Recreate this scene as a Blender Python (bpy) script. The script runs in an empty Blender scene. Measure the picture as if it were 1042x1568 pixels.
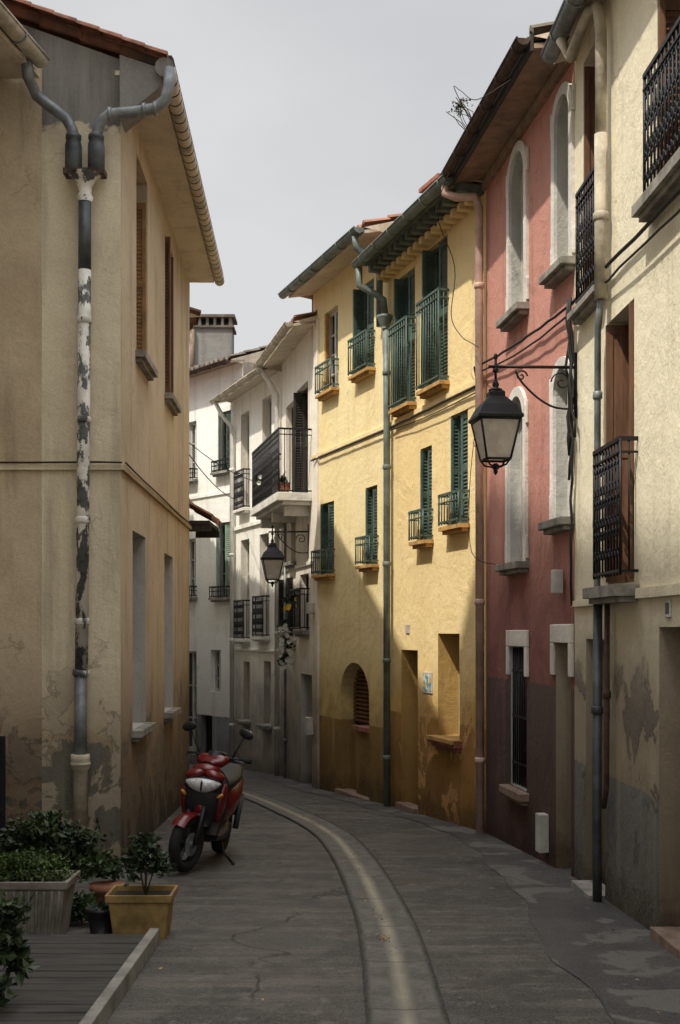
import bpy, math, random
from mathutils import Vector, Matrix
R=random.Random(11)
sc=bpy.context.scene
def gz(d):
    if d<0: return -.03*max(d,-15)
    d=min(d,32); return -(.03*d+.0006*d*d)
# ------------------------------------------------------------ materials
class NT:
    def __init__(s,name):
        s.m=bpy.data.materials.new(name); s.m.use_nodes=True; s.t=s.m.node_tree
        s.b=s.t.nodes['Principled BSDF']; s._pos=None
    def n(s,ty,**k):
        x=s.t.nodes.new(ty)
        for a,b in k.items(): setattr(x,a,b)
        return x
    def set(s,inp,v):
        if hasattr(v,'is_output') : s.t.links.new(v,inp)
        else:
            if isinstance(v,(tuple,list)) and len(v)==3 and inp.type=='RGBA': v=(*v,1)
            inp.default_value=v
    def pos(s):
        if not s._pos: s._pos=s.n('ShaderNodeNewGeometry').outputs['Position']
        return s._pos
    def noise(s,scale,detail=5,rough=.6,st=None,dist=0,off=0):
        p=s.pos()
        if st or off:
            m=s.n('ShaderNodeMapping'); s.set(m.inputs['Vector'],p)
            if st: m.inputs['Scale'].default_value=st
            m.inputs['Location'].default_value=(off,off*.7,off*.3); p=m.outputs[0]
        x=s.n('ShaderNodeTexNoise'); s.set(x.inputs['Vector'],p)
        x.inputs['Scale'].default_value=scale; x.inputs['Detail'].default_value=detail
        x.inputs['Roughness'].default_value=rough; x.inputs['Distortion'].default_value=dist
        return x.outputs[0]
    def mr(s,v,a,b,c=0.,d=1.,smooth=True):
        x=s.n('ShaderNodeMapRange'); x.interpolation_type='SMOOTHSTEP' if smooth else 'LINEAR'
        s.set(x.inputs[0],v)
        for i,q in enumerate((a,b,c,d)): x.inputs[i+1].default_value=q
        return x.outputs[0]
    def math(s,op,a,b=0.):
        x=s.n('ShaderNodeMath',operation=op); s.set(x.inputs[0],a); s.set(x.inputs[1],b); return x.outputs[0]
    def mix(s,f,a,b,bt='MIX'):
        x=s.n('ShaderNodeMix',data_type='RGBA',blend_type=bt)
        s.set(x.inputs[0],f); s.set(x.inputs[6],a); s.set(x.inputs[7],b); return x.outputs[2]
    def z(s):
        x=s.n('ShaderNodeSeparateXYZ'); s.set(x.inputs[0],s.pos()); return x.outputs
    def bump(s,h,st=.3,d=.01):
        x=s.n('ShaderNodeBump'); x.inputs['Strength'].default_value=st; x.inputs['Distance'].default_value=d
        s.set(x.inputs['Height'],h); s.set(s.b.inputs['Normal'],x.outputs[0])
    def crack(s,scale,w,dn=2.5):
        v=s.n('ShaderNodeTexVoronoi',feature='DISTANCE_TO_EDGE'); v.inputs['Scale'].default_value=scale
        q=s.n('ShaderNodeTexNoise'); s.set(q.inputs['Vector'],s.pos()); q.inputs['Scale'].default_value=dn; q.inputs['Detail'].default_value=6
        va=s.n('ShaderNodeVectorMath',operation='ADD'); s.set(va.inputs[0],s.pos()); s.set(va.inputs[1],q.outputs['Color']); s.set(v.inputs['Vector'],va.outputs[0])
        return s.mr(v.outputs[0],0,w,1,0)
    def fin(s,col,rough=.8,metal=0,spec=.3):
        s.set(s.b.inputs['Base Color'],col); s.set(s.b.inputs['Roughness'],rough)
        s.b.inputs['Metallic'].default_value=metal; s.b.inputs['Specular IOR Level'].default_value=spec
        return s.m
def mul(c,k): return tuple(x*k for x in c)
M={}
def plaster(name,base,dark=None,stain=None,dado=None,low=None,top=None,peel=None,basedark=2.0,off=0,basedarkk=.85,cracks=True,base2=None,streak=.6):
    t=NT(name); dark=dark or mul(base,.72); stain=stain or mul(base,.5)
    n1=t.noise(.9,7,.68,off=off+1); n2=t.noise(1.3,6,.65,st=(3.5,3.5,.32),off=off+3); n3=t.noise(13,4,.6); n4=t.noise(2.1,6,.6,off=off+9,dist=.6)
    c=t.mix(t.math('MULTIPLY',t.mr(n1,.42,.66),.75),base,dark)
    c=t.mix(t.math('MULTIPLY',t.mr(n4,.60,.64),.22),c,mul(base,1.15))
    x,y,z=t.z()
    hg=t.math('ADD',z,t.math('ADD',t.math('MULTIPLY',y,.03),t.math('MULTIPLY',t.math('MULTIPLY',y,y),.0006)))
    zz=t.math('ADD',z,t.math('MULTIPLY',t.math('SUBTRACT',n1,.5),1.1))
    hh=t.math('ADD',hg,t.math('MULTIPLY',t.math('SUBTRACT',n1,.5),2.2))
    if low: c=t.mix(t.mr(zz,low[1]-.5,low[1]+.5,1,0),c,t.mix(t.mr(n4,.4,.62),low[0],mul(low[0],.7)))
    if base2:
        zb=t.math('ADD',hg,t.math('MULTIPLY',t.math('SUBTRACT',n4,.5),2.4)); c=t.mix(t.mr(zb,base2[1]-.03,base2[1]+.04,1,0),c,t.mix(t.mr(n2,.35,.65),base2[0],mul(base2[0],.55)))
    if dado:
        zd=t.math('ADD',z,t.math('MULTIPLY',t.math('SUBTRACT',n3,.5),.05))
        c=t.mix(t.mr(zd,dado[1]-.012,dado[1]+.012,1,0),c,t.mix(t.mr(n1,.4,.62),dado[0],mul(dado[0],.55)))
    c=t.mix(t.math('MULTIPLY',t.mr(n2,.50,.72),streak),c,stain,'MIX')
    if top:
        zt=t.math('ADD',z,t.math('MULTIPLY',t.math('SUBTRACT',n4,.5),1.1))
        c=t.mix(t.mr(zt,top[1]-.03,top[1]+.05),c,t.mix(t.mr(n2,.35,.65),top[0],mul(top[0],.4)))
    if peel:
        pf=t.math('MULTIPLY',t.mr(n4,.54,.552),t.mr(zz,peel[1]-.3,peel[1]+.3,1,0))
        c=t.mix(pf,c,peel[0]); pe=t.math('MULTIPLY',t.math('MULTIPLY',t.mr(n4,.53,.54),t.mr(n4,.552,.565,1,0)),t.mr(zz,peel[1]-.3,peel[1]+.3,.6,0)); c=t.mix(pe,c,mul(peel[0],.35))
    c=t.mix(t.math('MULTIPLY',t.mr(hh,0,basedark,1,0),basedarkk),c,(.36,.32,.28),'MULTIPLY')  # wall colour darkens towards the ground, with a noisy upper edge
    sp=t.math('ADD',hg,t.math('MULTIPLY',t.math('SUBTRACT',n4,.5),.9)); c=t.mix(t.mr(sp,.02,.32,.75,0),c,(.30,.28,.25),'MULTIPLY')
    c=t.mix(t.mr(t.noise(45,3,.7),.3,.7,.0,.22),c,mul(base,.4),'MIX')
    if cracks: c=t.mix(t.math('MULTIPLY',t.crack(.42,.006),t.mr(n4,.48,.6,0,.5)),c,mul(base,.3))
    h=t.math('ADD',t.math('MULTIPLY',n3,.7),t.math('ADD',t.math('MULTIPLY',t.noise(55,3,.6),.35),t.math('MULTIPLY',n4,2.6)))
    t.bump(h,.6,.014)
    M[name]=t.fin(c,.93,spec=.15)
def simple(name,col,rough=.7,metal=0,var=.35,scale=9,bump=.15,col2=None,spec=.35,st=None):
    t=NT(name); n=t.noise(scale,5,.65,st=st)
    c=t.mix(t.mr(n,.35,.68),col,col2 or mul(col,1-var))
    if bump: t.bump(t.noise(scale*5,3,.6,st=st),bump,.006)
    M[name]=t.fin(c,rough,metal,spec)
def peeling(name,a,b,th=.52,scale=7,st=(1,1,.45)):
    t=NT(name); n=t.noise(scale,6,.7,st=st)
    f=t.mr(n,th-.02,th+.02); c=t.mix(f,t.mix(t.mr(t.noise(3),.4,.7),a,mul(a,.6)),t.mix(t.mr(t.noise(20),.4,.7),b,mul(b,.5)))
    t.bump(f,.4,.004); M[name]=t.fin(c,.65)
plaster('gable',(.70,.62,.46),dark=(.56,.48,.34),stain=(.33,.29,.22),low=((.42,.32,.20),1.0),top=((.24,.235,.22),6.1),peel=((.42,.36,.27),1.3),base2=((.19,.18,.155),1.05),off=2,basedark=1.6,basedarkk=.6,streak=.6)
plaster('leftside',(.56,.46,.33),dark=(.43,.34,.23),stain=(.27,.22,.16),low=((.33,.25,.17),.8),peel=((.26,.22,.17),.9),base2=((.17,.155,.13),.35),off=5,basedark=2.4,streak=.75)
plaster('cream',(.86,.79,.60),dark=(.76,.69,.51),stain=(.46,.41,.31),low=((.40,.34,.25),1.7),dado=((.22,.225,.235),.62),peel=((.17,.15,.13),1.4),off=7,basedark=2.2,basedarkk=.75,streak=.5)
plaster('pink',(.58,.29,.235),dark=(.46,.21,.17),stain=(.26,.13,.11),low=((.31,.14,.12),2.2),dado=((.135,.105,.10),1.2),off=11,basedark=2.4)
plaster('yellow',(.87,.68,.36),dark=(.82,.62,.30),stain=(.66,.47,.22),low=((.76,.49,.17),1.1),dado=((.50,.26,.07),.63),off=15,basedarkk=.7,basedark=1.6,peel=((.66,.37,.14),.7),streak=.4)
plaster('yellow2',(.86,.72,.41),dark=(.80,.64,.33),stain=(.60,.45,.22),low=((.66,.48,.19),1.1),dado=((.36,.21,.065),.38),off=19,basedarkk=.7,basedark=1.6,streak=.45)
plaster('white',(.88,.86,.79),dark=(.81,.77,.69),stain=(.50,.46,.38),off=23,basedarkk=.6,basedark=2.2,low=((.6,.56,.48),.8),streak=.5)
plaster('white2',(.85,.79,.69),dark=(.75,.69,.58),stain=(.44,.39,.31),off=27,basedarkk=.7,basedark=2.2,low=((.48,.43,.35),1.0))
plaster('white3',(.87,.86,.82),dark=(.78,.76,.71),stain=(.55,.53,.48),dado=((.34,.35,.36),-.1),off=29,basedarkk=.5)
plaster('trimwhite',(.78,.75,.69),off=31,basedarkk=.3,cracks=False)
plaster('revealgrey',(.56,.55,.51),off=33,cracks=False)
plaster('revealtan',(.46,.39,.29),off=35,cracks=False)
plaster('revealochre',(.60,.38,.13),off=36,cracks=False)
plaster('soffit',(.68,.59,.47),stain=(.36,.28,.21),off=37)
plaster('cement',(.26,.25,.235),dark=(.17,.165,.155),stain=(.10,.10,.09),off=38)
simple('stone',(.30,.28,.245),.9,var=.5,scale=6,bump=.4)
simple('terr',(.32,.13,.085),.85,var=.4,scale=8,bump=.3)
simple('brick',(.24,.17,.13),.85,var=.4,scale=8,bump=.3)
simple('ochresill',(.55,.32,.11),.85,var=.4,scale=8,bump=.3)
def tilemat():
    t=NT('roof_tile'); n=t.noise(5,3,.6); n2=t.noise(1.5,6,.7)
    c=t.mix(t.mr(n,.35,.65),(.32,.15,.10),(.20,.105,.075)); c=t.mix(t.math('MULTIPLY',t.mr(n2,.42,.62),.85),c,(.13,.115,.10))
    t.bump(t.noise(40),.4,.006); return t.fin(c,.9,spec=.2)
M['tile']=tilemat()
simple('tilegrey',(.15,.125,.10),.9,var=.5,scale=3,bump=.4)
simple('green',(.085,.135,.11),.6,var=.4,scale=4,bump=.15)
simple('greengrey',(.17,.21,.185),.5,var=.45,scale=5,bump=.15)
simple('greenpale',(.26,.36,.28),.6,var=.3,scale=5)
simple('brown',(.20,.10,.055),.6,var=.5,scale=4,bump=.3,st=(6,6,.6))
simple('orange',(.44,.25,.11),.6,var=.4,scale=4,bump=.2)
simple('darkwood',(.05,.04,.032),.7,var=.4,scale=5,bump=.3,st=(6,6,.6))
simple('soffwood',(.36,.25,.18),.8,var=.45,scale=5,bump=.3)
simple('iron',(.016,.016,.018),.5,metal=.3,var=.3,bump=.1)
simple('irongreen',(.08,.125,.10),.55,var=.4,bump=.1)
simple('zinc',(.25,.27,.28),.5,metal=.35,var=.5,scale=6,bump=.15)
simple('zincdark',(.10,.11,.12),.5,metal=.35,var=.5,scale=6,bump=.15)
peeling('peel',(.70,.67,.60),(.10,.10,.10),.51)
simple('rust',(.08,.05,.038),.8,var=.5,scale=12,bump=.4)
simple('creampipe',(.54,.48,.37),.7,var=.45,scale=6,bump=.3)
simple('pinkpipe',(.60,.42,.35),.6,var=.35,scale=5)
simple('cable',(.015,.015,.015),.6,bump=0)
simple('frame',(.50,.48,.43),.6,var=.25,scale=6)
def glassmat():
    t=NT('window_glass'); n=t.noise(1.2,2,.5)
    t.bump(n,.05,.02); return t.fin(t.mix(t.mr(n,.35,.65),(.02,.024,.028),(.05,.055,.06)),.06,spec=.6)
M['glass']=glassmat()
def asphalt():
    t=NT('asphalt'); n1=t.noise(.5,6,.65,dist=.4); n2=t.noise(2.2,6,.72,st=(.28,2.4,1)); n3=t.noise(85,2,.6); n4=t.noise(.8,4,.5,off=4); n5=t.noise(1.6,7,.72,off=8,dist=.6); n6=t.noise(7,5,.7,off=2)
    c=t.mix(t.mr(n1,.38,.62),(.044,.039,.034),(.074,.066,.058))
    c=t.mix(t.math('MULTIPLY',t.mr(n2,.47,.62),.85),c,(.120,.104,.086))
    c=t.mix(t.math('MULTIPLY',t.mr(n4,.54,.56),.65),c,(.027,.026,.026))
    c=t.mix(t.math('MULTIPLY',t.mr(n5,.53,.62),.75),c,(.020,.019,.018))  # puddled grime plus shadow patches painted into the asphalt colour
    c=t.mix(t.math('MULTIPLY',t.mr(n6,.58,.66),.6),c,(.15,.138,.12))
    c=t.mix(t.mr(n3,.4,.75,0,.6),c,(.17,.16,.145)); c=t.mix(t.mr(n3,.25,.42,.6,0),c,(.012,.012,.011))
    cf=t.math('MULTIPLY',t.crack(.33,.006,1.2),t.mr(n1,.46,.56,0,.6)); c=t.mix(cf,c,(.01,.01,.009))
    h=t.math('ADD',t.math('MULTIPLY',n3,.6),t.math('SUBTRACT',t.math('MULTIPLY',n2,1.8),cf)); t.bump(h,1.0,.018)
    return t.fin(c,t.mr(n5,.40,.62,.8,.45),spec=.4)
M['asphalt']=asphalt()
def pavem():
    t=NT('pavement_mortar'); n1=t.noise(1.1,6,.65); n3=t.noise(70,2,.6); n5=t.noise(1.7,5,.6,off=3,dist=.5)
    c=t.mix(t.mr(n1,.38,.62),(.036,.034,.034),(.066,.062,.058)); c=t.mix(t.math('MULTIPLY',t.mr(n5,.53,.57),.8),c,(.13,.12,.107)); c=t.mix(t.mr(n3,.4,.75,0,.45),c,(.15,.14,.125))
    t.bump(t.math('ADD',n3,n1),.6,.01); return t.fin(c,.68,spec=.4)
M['pave']=pavem()
simple('earth',(.10,.085,.065),.95,var=.4,scale=.7,bump=.4)
def channelmat():
    t=NT('channel_concrete'); uv=t.n('ShaderNodeUVMap'); s=t.n('ShaderNodeSeparateXYZ'); t.set(s.inputs[0],uv.outputs[0])
    n=t.noise(5,6,.72); n2=t.noise(60,3,.6); n3=t.noise(1.1,4,.6,off=2)
    a=t.math('ABSOLUTE',t.math('SUBTRACT',s.outputs[0],.5))
    a=t.math('ADD',a,t.math('MULTIPLY',t.math('SUBTRACT',n,.5),.2))
    c=t.mix(t.mr(n,.35,.65),(.075,.070,.062),(.135,.126,.112))
    c=t.mix(t.math('MULTIPLY',t.mr(a,-.02,.17,.9,0),t.mr(n3,.33,.55,.45,1)),c,(.34,.31,.235))
    c=t.mix(t.mr(a,.39,.48,0,.92),c,(.012,.012,.011))
    fr=t.math('FRACT',s.outputs[1]); j=t.mr(t.math('ABSOLUTE',t.math('SUBTRACT',fr,.5)),.485,.497)
    c=t.mix(t.math('MULTIPLY',j,.6),c,(.012,.012,.012)); c=t.mix(t.mr(n2,.4,.75,0,.35),c,(.18,.17,.15)); t.bump(t.math('ADD',n2,n),.7,.008)
    return t.fin(c,.75)
M['channel']=channelmat()
simple('deck',(.060,.056,.050),.85,var=.5,scale=3,bump=.5,st=(1,8,1))
simple('deckedge',(.26,.245,.215),.85,var=.5,scale=5,bump=.4)
simple('soil',(.03,.022,.016),.95,bump=.6)
simple('leafd',(.022,.040,.015),.5,var=.4,scale=20,bump=0)
simple('leafm',(.042,.072,.022),.5,var=.4,scale=20,bump=0)
simple('leafb',(.075,.125,.028),.55,var=.3,scale=20,bump=0)
simple('petalw',(.7,.68,.62),.7,bump=0); simple('petaly',(.75,.5,.05),.7,bump=0); simple('petalr',(.3,.03,.04),.7,bump=0)
simple('stem',(.06,.05,.025),.8)
simple('redp',(.13,.007,.009),.25,var=.25,scale=3,bump=0,spec=.5)
simple('blk',(.013,.013,.015),.5,var=.2,bump=.1)
simple('rub',(.016,.016,.016),.85,bump=.3)
simple('alu',(.22,.22,.23),.4,metal=.7,var=.2,bump=.05)
simple('lens',(.58,.60,.62),.1,var=.45,scale=35,bump=0,spec=.8)
simple('amber',(.5,.2,.04),.25,bump=0)
simple('mirror',(.5,.52,.55),.05,metal=1,var=.05,bump=0)
simple('ypot',(.31,.205,.075),.85,var=.55,scale=4,bump=.3)
simple('gpot',(.22,.20,.17),.9,var=.5,scale=5,bump=.4)
simple('terrpot',(.30,.13,.08),.85,var=.5,bump=.3)
def lampglass():
    t=NT('lantern_glass'); c=t.mix(t.mr(t.noise(9),.3,.7),(.60,.55,.49),(.44,.40,.36)); t.b.inputs['Alpha'].default_value=.82
    return t.fin(c,.25,spec=.5)
M['lampglass']=lampglass()
def poster():
    t=NT('poster_print'); n=t.noise(16,2,.5); c=t.mix(t.mr(n,.48,.52),(.6,.62,.55),(.12,.25,.33)); c=t.mix(t.mr(t.noise(11,1,.5,off=3),.57,.6),c,(.6,.4,.12)); return t.fin(c,.5)
M['poster']=poster()
# ------------------------------------------------------------ mesh builder
class MB:
    def __init__(s): s.v=[];s.f=[];s.m=[];s.sm=[];s.mats=[];s.uv=None
    def mi(s,k):
        if k not in s.mats: s.mats.append(k)
        return s.mats.index(k)
    def add(s,vs,fs,k,smooth=False):
        b=len(s.v); s.v+= [tuple(v) for v in vs]; i=s.mi(k)
        for f in fs: s.f.append([b+q for q in f]); s.m.append(i); s.sm.append(smooth)
    def poly(s,pts,k): s.add(pts,[list(range(len(pts)))],k)
    def box(s,P,u0,u1,v0,v1,z0,z1,k):
        vs=[P(u,v,z) for u in(u0,u1) for v in(v0,v1) for z in(z0,z1)]
        s.add(vs,[(0,1,3,2),(4,6,7,5),(0,4,5,1),(2,3,7,6),(0,2,6,4),(1,5,7,3)],k)
    def tube(s,pts,r,k,seg=8,smooth=True):
        pts=[Vector(p) for p in pts]; n=len(pts); rs=r if isinstance(r,(list,tuple)) else [r]*n
        T=[(pts[min(i+1,n-1)]-pts[max(i-1,0)]).normalized() for i in range(n)]
        a=Vector((0,0,1)) if abs(T[0].z)<.9 else Vector((1,0,0)); X=T[0].cross(a).normalized(); vs=[]
        for i in range(n):
            X=(X-T[i]*X.dot(T[i])).normalized(); Y=T[i].cross(X)
            for j in range(seg):
                q=2*math.pi*j/seg; vs.append(pts[i]+(X*math.cos(q)+Y*math.sin(q))*rs[i])
        fs=[(i*seg+j,i*seg+(j+1)%seg,(i+1)*seg+(j+1)%seg,(i+1)*seg+j) for i in range(n-1) for j in range(seg)]
        s.add(vs,fs,k,smooth); b=len(s.v)-len(vs)
        s.f.append([b+j for j in range(seg)][::-1]); s.f.append([b+(n-1)*seg+j for j in range(seg)]); s.m+=[s.mi(k)]*2; s.sm+=[False]*2
    def ell(s,c,r,k,nu=14,nv=9,P=None,keep=None):
        P=P or (lambda x,y,z:(x,y,z)); vs=[];fs=[]
        for i in range(nv+1):
            a=math.pi*i/nv
            for j in range(nu):
                b=2*math.pi*j/nu; vs.append(P(c[0]+r[0]*math.sin(a)*math.cos(b),c[1]+r[1]*math.sin(a)*math.sin(b),c[2]+r[2]*math.cos(a)))
        for i in range(nv):
            for j in range(nu): fs.append((i*nu+j,(i+1)*nu+j,(i+1)*nu+(j+1)%nu,i*nu+(j+1)%nu))
        s.add(vs,fs,k,True)
    def lathe(s,c,prof,k,seg=16,sq=False,rot=0):
        vs=[];n=len(prof)
        for r,z in prof:
            for j in range(seg):
                q=2*math.pi*j/seg+rot; vs.append((c[0]+r*math.cos(q),c[1]+r*math.sin(q),c[2]+z))
        fs=[(i*seg+j,i*seg+(j+1)%seg,(i+1)*seg+(j+1)%seg,(i+1)*seg+j) for i in range(n-1) for j in range(seg)]
        s.add(vs,fs,k,not sq); 
        b=len(s.v)-len(vs); s.f.append([b+j for j in range(seg)]); s.f.append([b+(n-1)*seg+j for j in range(seg)]); s.m+=[s.mi(k)]*2; s.sm+=[False]*2
    def obj(s,name,parent=None,bevel=0):
        if not s.v: return None
        me=bpy.data.meshes.new(name); me.from_pydata(s.v,[],s.f); 
        for k in s.mats: me.materials.append(M[k])
        me.polygons.foreach_set('material_index',s.m); me.polygons.foreach_set('use_smooth',s.sm); me.update()
        o=bpy.data.objects.new(name,me); sc.collection.objects.link(o)
        if parent: o.parent=parent; o.matrix_parent_inverse=Matrix.Translation(-parent.location)
        if bevel:
            m=o.modifiers.new('bevel','BEVEL'); m.width=bevel; m.segments=2; m.limit_method='ANGLE'; m.angle_limit=math.radians(50)
        return o
def empty(name,loc):
    e=bpy.data.objects.new(name,None); e.location=loc; e.empty_display_size=.3; sc.collection.objects.link(e); return e
class FR:
    def __init__(s,x,y,sl,side=1):
        l=math.hypot(1,sl); s.o=Vector((x,y,0)); s.t=Vector((sl/l,1/l,0)); s.n=Vector((-s.t.y,s.t.x,0))*side
    def P(s,u,v,z):
        q=s.o+s.t*u+s.n*v; return (q.x,q.y,z)
def arcpts(u0,u1,z1,rise,n=12):
    uc=(u0+u1)/2;h=(u1-u0)/2; return [(uc-h*math.cos(math.pi*i/n),z1-rise+rise*math.sin(math.pi*i/n)) for i in range(n+1)]
def facade(mb,F,u0,u1,z0,z1,ops,k,depth=.16,rev=None):
    us=sorted({u0,u1,*[o[0] for o in ops],*[o[1] for o in ops]}); zs=sorted({z0,z1,*[o[2] for o in ops],*[o[3] for o in ops]})
    for a,b in zip(us,us[1:]):
        for c,d in zip(zs,zs[1:]):
            mu,mz=(a+b)/2,(c+d)/2
            if any(o[0]<mu<o[1] and o[2]<mz<o[3] for o in ops): continue
            mb.poly([F.P(a,0,c),F.P(b,0,c),F.P(b,0,d),F.P(a,0,d)],k)
    for o in ops:
        a,b,c,d=o[:4]; op=o[4] if len(o)>4 else {}; rise=op.get('rise',0); rk=op.get('rev',rev or k); dp=op.get('depth',depth)
        if rise:
            ar=arcpts(a,b,d,rise); h=len(ar)//2
            for i in range(len(ar)-1):
                cu=a if i<h else b
                mb.poly([F.P(cu,0,d),F.P(ar[i][0],0,ar[i][1]),F.P(ar[i+1][0],0,ar[i+1][1])],k)
            per=[(a,c)]+ar+[(b,c)]
        else: per=[(a,c),(a,d),(b,d),(b,c)]
        for p,q in zip(per,per[1:]+per[:1]): mb.poly([F.P(p[0],0,p[1]),F.P(q[0],0,q[1]),F.P(q[0],-dp,q[1]),F.P(p[0],-dp,p[1])],rk)
def body(mb,F,u0,u1,z0,z1,dep,k):
    for u in(u0,u1): mb.poly([F.P(u,0,z0),F.P(u,-dep,z0),F.P(u,-dep,z1),F.P(u,0,z1)],k)
    mb.poly([F.P(u0,-dep,z0),F.P(u1,-dep,z0),F.P(u1,-dep,z1),F.P(u0,-dep,z1)],k)
def roof(F,u0,u1,ve,ze,vb,pitch,k='tile',per=.19,amp=.042,row=.36,cap=(True,True)):
    mb=MB(); tp=math.tan(math.radians(pitch)); nc=int((u1-u0)/per*8); v=ve
    while v>vb:
        v2=max(v-row,vb); vs=[]
        jit=[R.uniform(-.022,.022) for _ in range(nc//8+2)]
        for (vv,dz) in ((v,-.028),(v,.016),(v2-.02,-.012)):
            for i in range(nc+1):
                u=u0+(u1-u0)*i/nc; ph=(u-u0)/per; w=math.sin(2*math.pi*ph); w=math.copysign(abs(w)**.75,w)*amp
                jv=jit[int(ph)] if w>0 else 0
                vs.append(F.P(u,vv+jv,ze+(ve-vv)*tp+w+dz+R.uniform(-.003,.003)))
        n=nc+1; mb.add(vs,[(r*n+i,r*n+i+1,(r+1)*n+i+1,(r+1)*n+i) for r in(0,1) for i in range(nc)],k,False); v=v2
    zr=ze+(ve-vb)*tp
    mb.poly([F.P(u0,vb,zr-.03),F.P(u1,vb,zr-.03),F.P(u1,vb-4,zr-.03-4*tp),F.P(u0,vb-4,zr-.03-4*tp)],k)
    for u,cc in((u0,cap[0]),(u1,cap[1])):
        if cc: mb.poly([F.P(u,ve,ze-.05),F.P(u,vb,zr-.05),F.P(u,vb-4,zr-.05-4*tp),F.P(u,vb-4,ze-1),F.P(u,0,ze-1),F.P(u,0,ze-.1)],'soffit')
    return mb
def soffit(mb,F,u0,u1,ve,z,k,tp=.3,th=.04):
    vs=[F.P(u,v,z+(ve-v)*tp-t) for u in(u0,u1) for v in(-.05,ve-.01) for t in(th,0)]
    mb.add(vs,[(0,1,3,2),(4,6,7,5),(0,4,5,1),(2,3,7,6),(0,2,6,4),(1,5,7,3)],k)
def gutter(mb,F,u0,u1,v,z,k,r=.065,kc=None,sp=.55):
    n=8; L=[]
    for u in(u0,u1):
        for j in range(n+1):
            a=math.pi*j/n; L.append(F.P(u,v-r*math.cos(a),z-r*math.sin(a)))
    mb.add(L,[(j,j+1,n+1+j+1,n+1+j) for j in range(n)],k,True)
    mb.poly([L[j] for j in range(n+1)],k); mb.poly([L[n+1+j] for j in range(n+1)],k)
    mb.tube([F.P(u0,v+r,z),F.P(u1,v+r,z)],.012,k,6)
    u=u0+.15
    while u<u1:
        mb.tube([F.P(u,v-(r+.006)*math.cos(math.pi*j/n),z-(r+.006)*math.sin(math.pi*j/n)) for j in range(n+1)],.009,kc or k,5); u+=sp
def railing(mb,F,u0,u1,z0,z1,v,k,sp=.085,scroll=False,r=.0075,va=0.):
    P=F.P
    for z,h in((z1,.014),(z0+.03,.010),(z1-.09,.007)):
        mb.box(P,u0,u1,v-.012,v+.012,z-h,z+h,k)
        for u in(u0+.01,u1-.01): mb.box(P,u-.01,u+.01,va,v-.012,z-h,z+h,k)
    n=max(2,int((u1-u0)/sp))
    for i in range(n+1):
        u=u0+.008+(u1-u0-.016)*i/n; mb.tube([P(u,v,z0),P(u,v,z1)],r*(1.5 if i in(0,n) else 1),k,5)
    m=int((v-va)/sp)
    for i in range(1,m+1):
        w=va+(v-va)*i/(m+1)
        for u in(u0+.01,u1-.01): mb.tube([P(u,w,z0+.03),P(u,w,z1)],r,k,5)
    if scroll:
        for i in range(n):
            u=u0+(u1-u0)*(i+.5)/n
            for zc in [z0+(z1-z0)*q for q in(.25,.5,.75)]:
              for sg in(-1,1):
                mb.tube([P(u+.032*math.cos(a*.7)*(1-a/12),v,zc+sg*(.06+.045*math.sin(a*.7)*(1-a/12))) for a in range(0,10)],.007,k,5)
def leaf(mb,F,uh,vh,ang,w,z0,z1,k,slats=True):
    c,s=math.cos(ang),math.sin(ang)
    def P(a,b,z): return F.P(uh+a*c-b*s,vh+a*s+b*c,z)
    t=.018; st=min(.05,w*.22)
    for a0,a1 in((0,st),(w-st,w)): mb.box(P,a0,a1,-t,t,z0,z1,k)
    for zz in(z0,(z0+z1)/2-.03,z1-.07): mb.box(P,st,w-st,-t+.002,t-.002,zz,zz+.07,k)
    if slats:
        z=z0+.08
        while z<z1-.09:
            vs=[P(a,b,q) for a in(st,w-st) for b,q in((-.014,z+.028),(.014,z),(.014,z+.008),(-.014,z+.036))]
            mb.add(vs,[(0,1,2,3),(7,6,5,4),(0,4,5,1),(1,5,6,2),(2,6,7,3),(3,7,4,0)],k); z+=.042
        mb.box(P,st,w-st,-.003,.003,z0+.07,z1-.07,k)
    else: mb.box(P,st,w-st,-.01,.01,z0+.07,z1-.07,k)
def window(mb,F,u0,u1,z0,z1,dep,k='frame',bars=2,rise=0,glass='glass'):
    v=-dep; f=.05; P=F.P
    zz=z1
    mb.poly([P(u0-.01,v+.004,z0-.01),P(u1+.01,v+.004,z0-.01),P(u1+.01,v+.004,zz+.01),P(u0-.01,v+.004,zz+.01)],glass)
    a,b=v+.01,v+.055
    if rise:
        ar=arcpts(u0,u1,z1,rise); ai=arcpts(u0+f,u1-f,z1-f,rise-.01)
        for i in range(len(ar)-1):
            mb.poly([P(ar[i][0],b,ar[i][1]),P(ar[i+1][0],b,ar[i+1][1]),P(ai[i+1][0],b,ai[i+1][1]),P(ai[i][0],b,ai[i][1])],k)
            mb.poly([P(ai[i][0],b,ai[i][1]),P(ai[i+1][0],b,ai[i+1][1]),P(ai[i+1][0],a,ai[i+1][1]),P(ai[i][0],a,ai[i][1])],k)
        top=z1-rise; mb.box(P,u0+f,u1-f,a,b-.004,top-.03,top+.03,k)
    else: top=z1-f; mb.box(P,u0,u1,a,b,top,z1,k)
    mb.box(P,u0,u0+f,a,b,z0,top,k); mb.box(P,u1-f,u1,a,b,z0,top,k); mb.box(P,u0+f,u1-f,a,b,z0,z0+.07,k)
    uc=(u0+u1)/2; mb.box(P,uc-.03,uc+.03,a,b+.008,z0+.07,top-(.03 if rise else 0),k)
    for i in range(1,bars+1):
        z=z0+(top-z0)*i/(bars+1); mb.box(P,u0+f,uc-.03,a,b-.012,z-.014,z+.014,k); mb.box(P,uc+.03,u1-f,a,b-.012,z-.014,z+.014,k)
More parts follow.
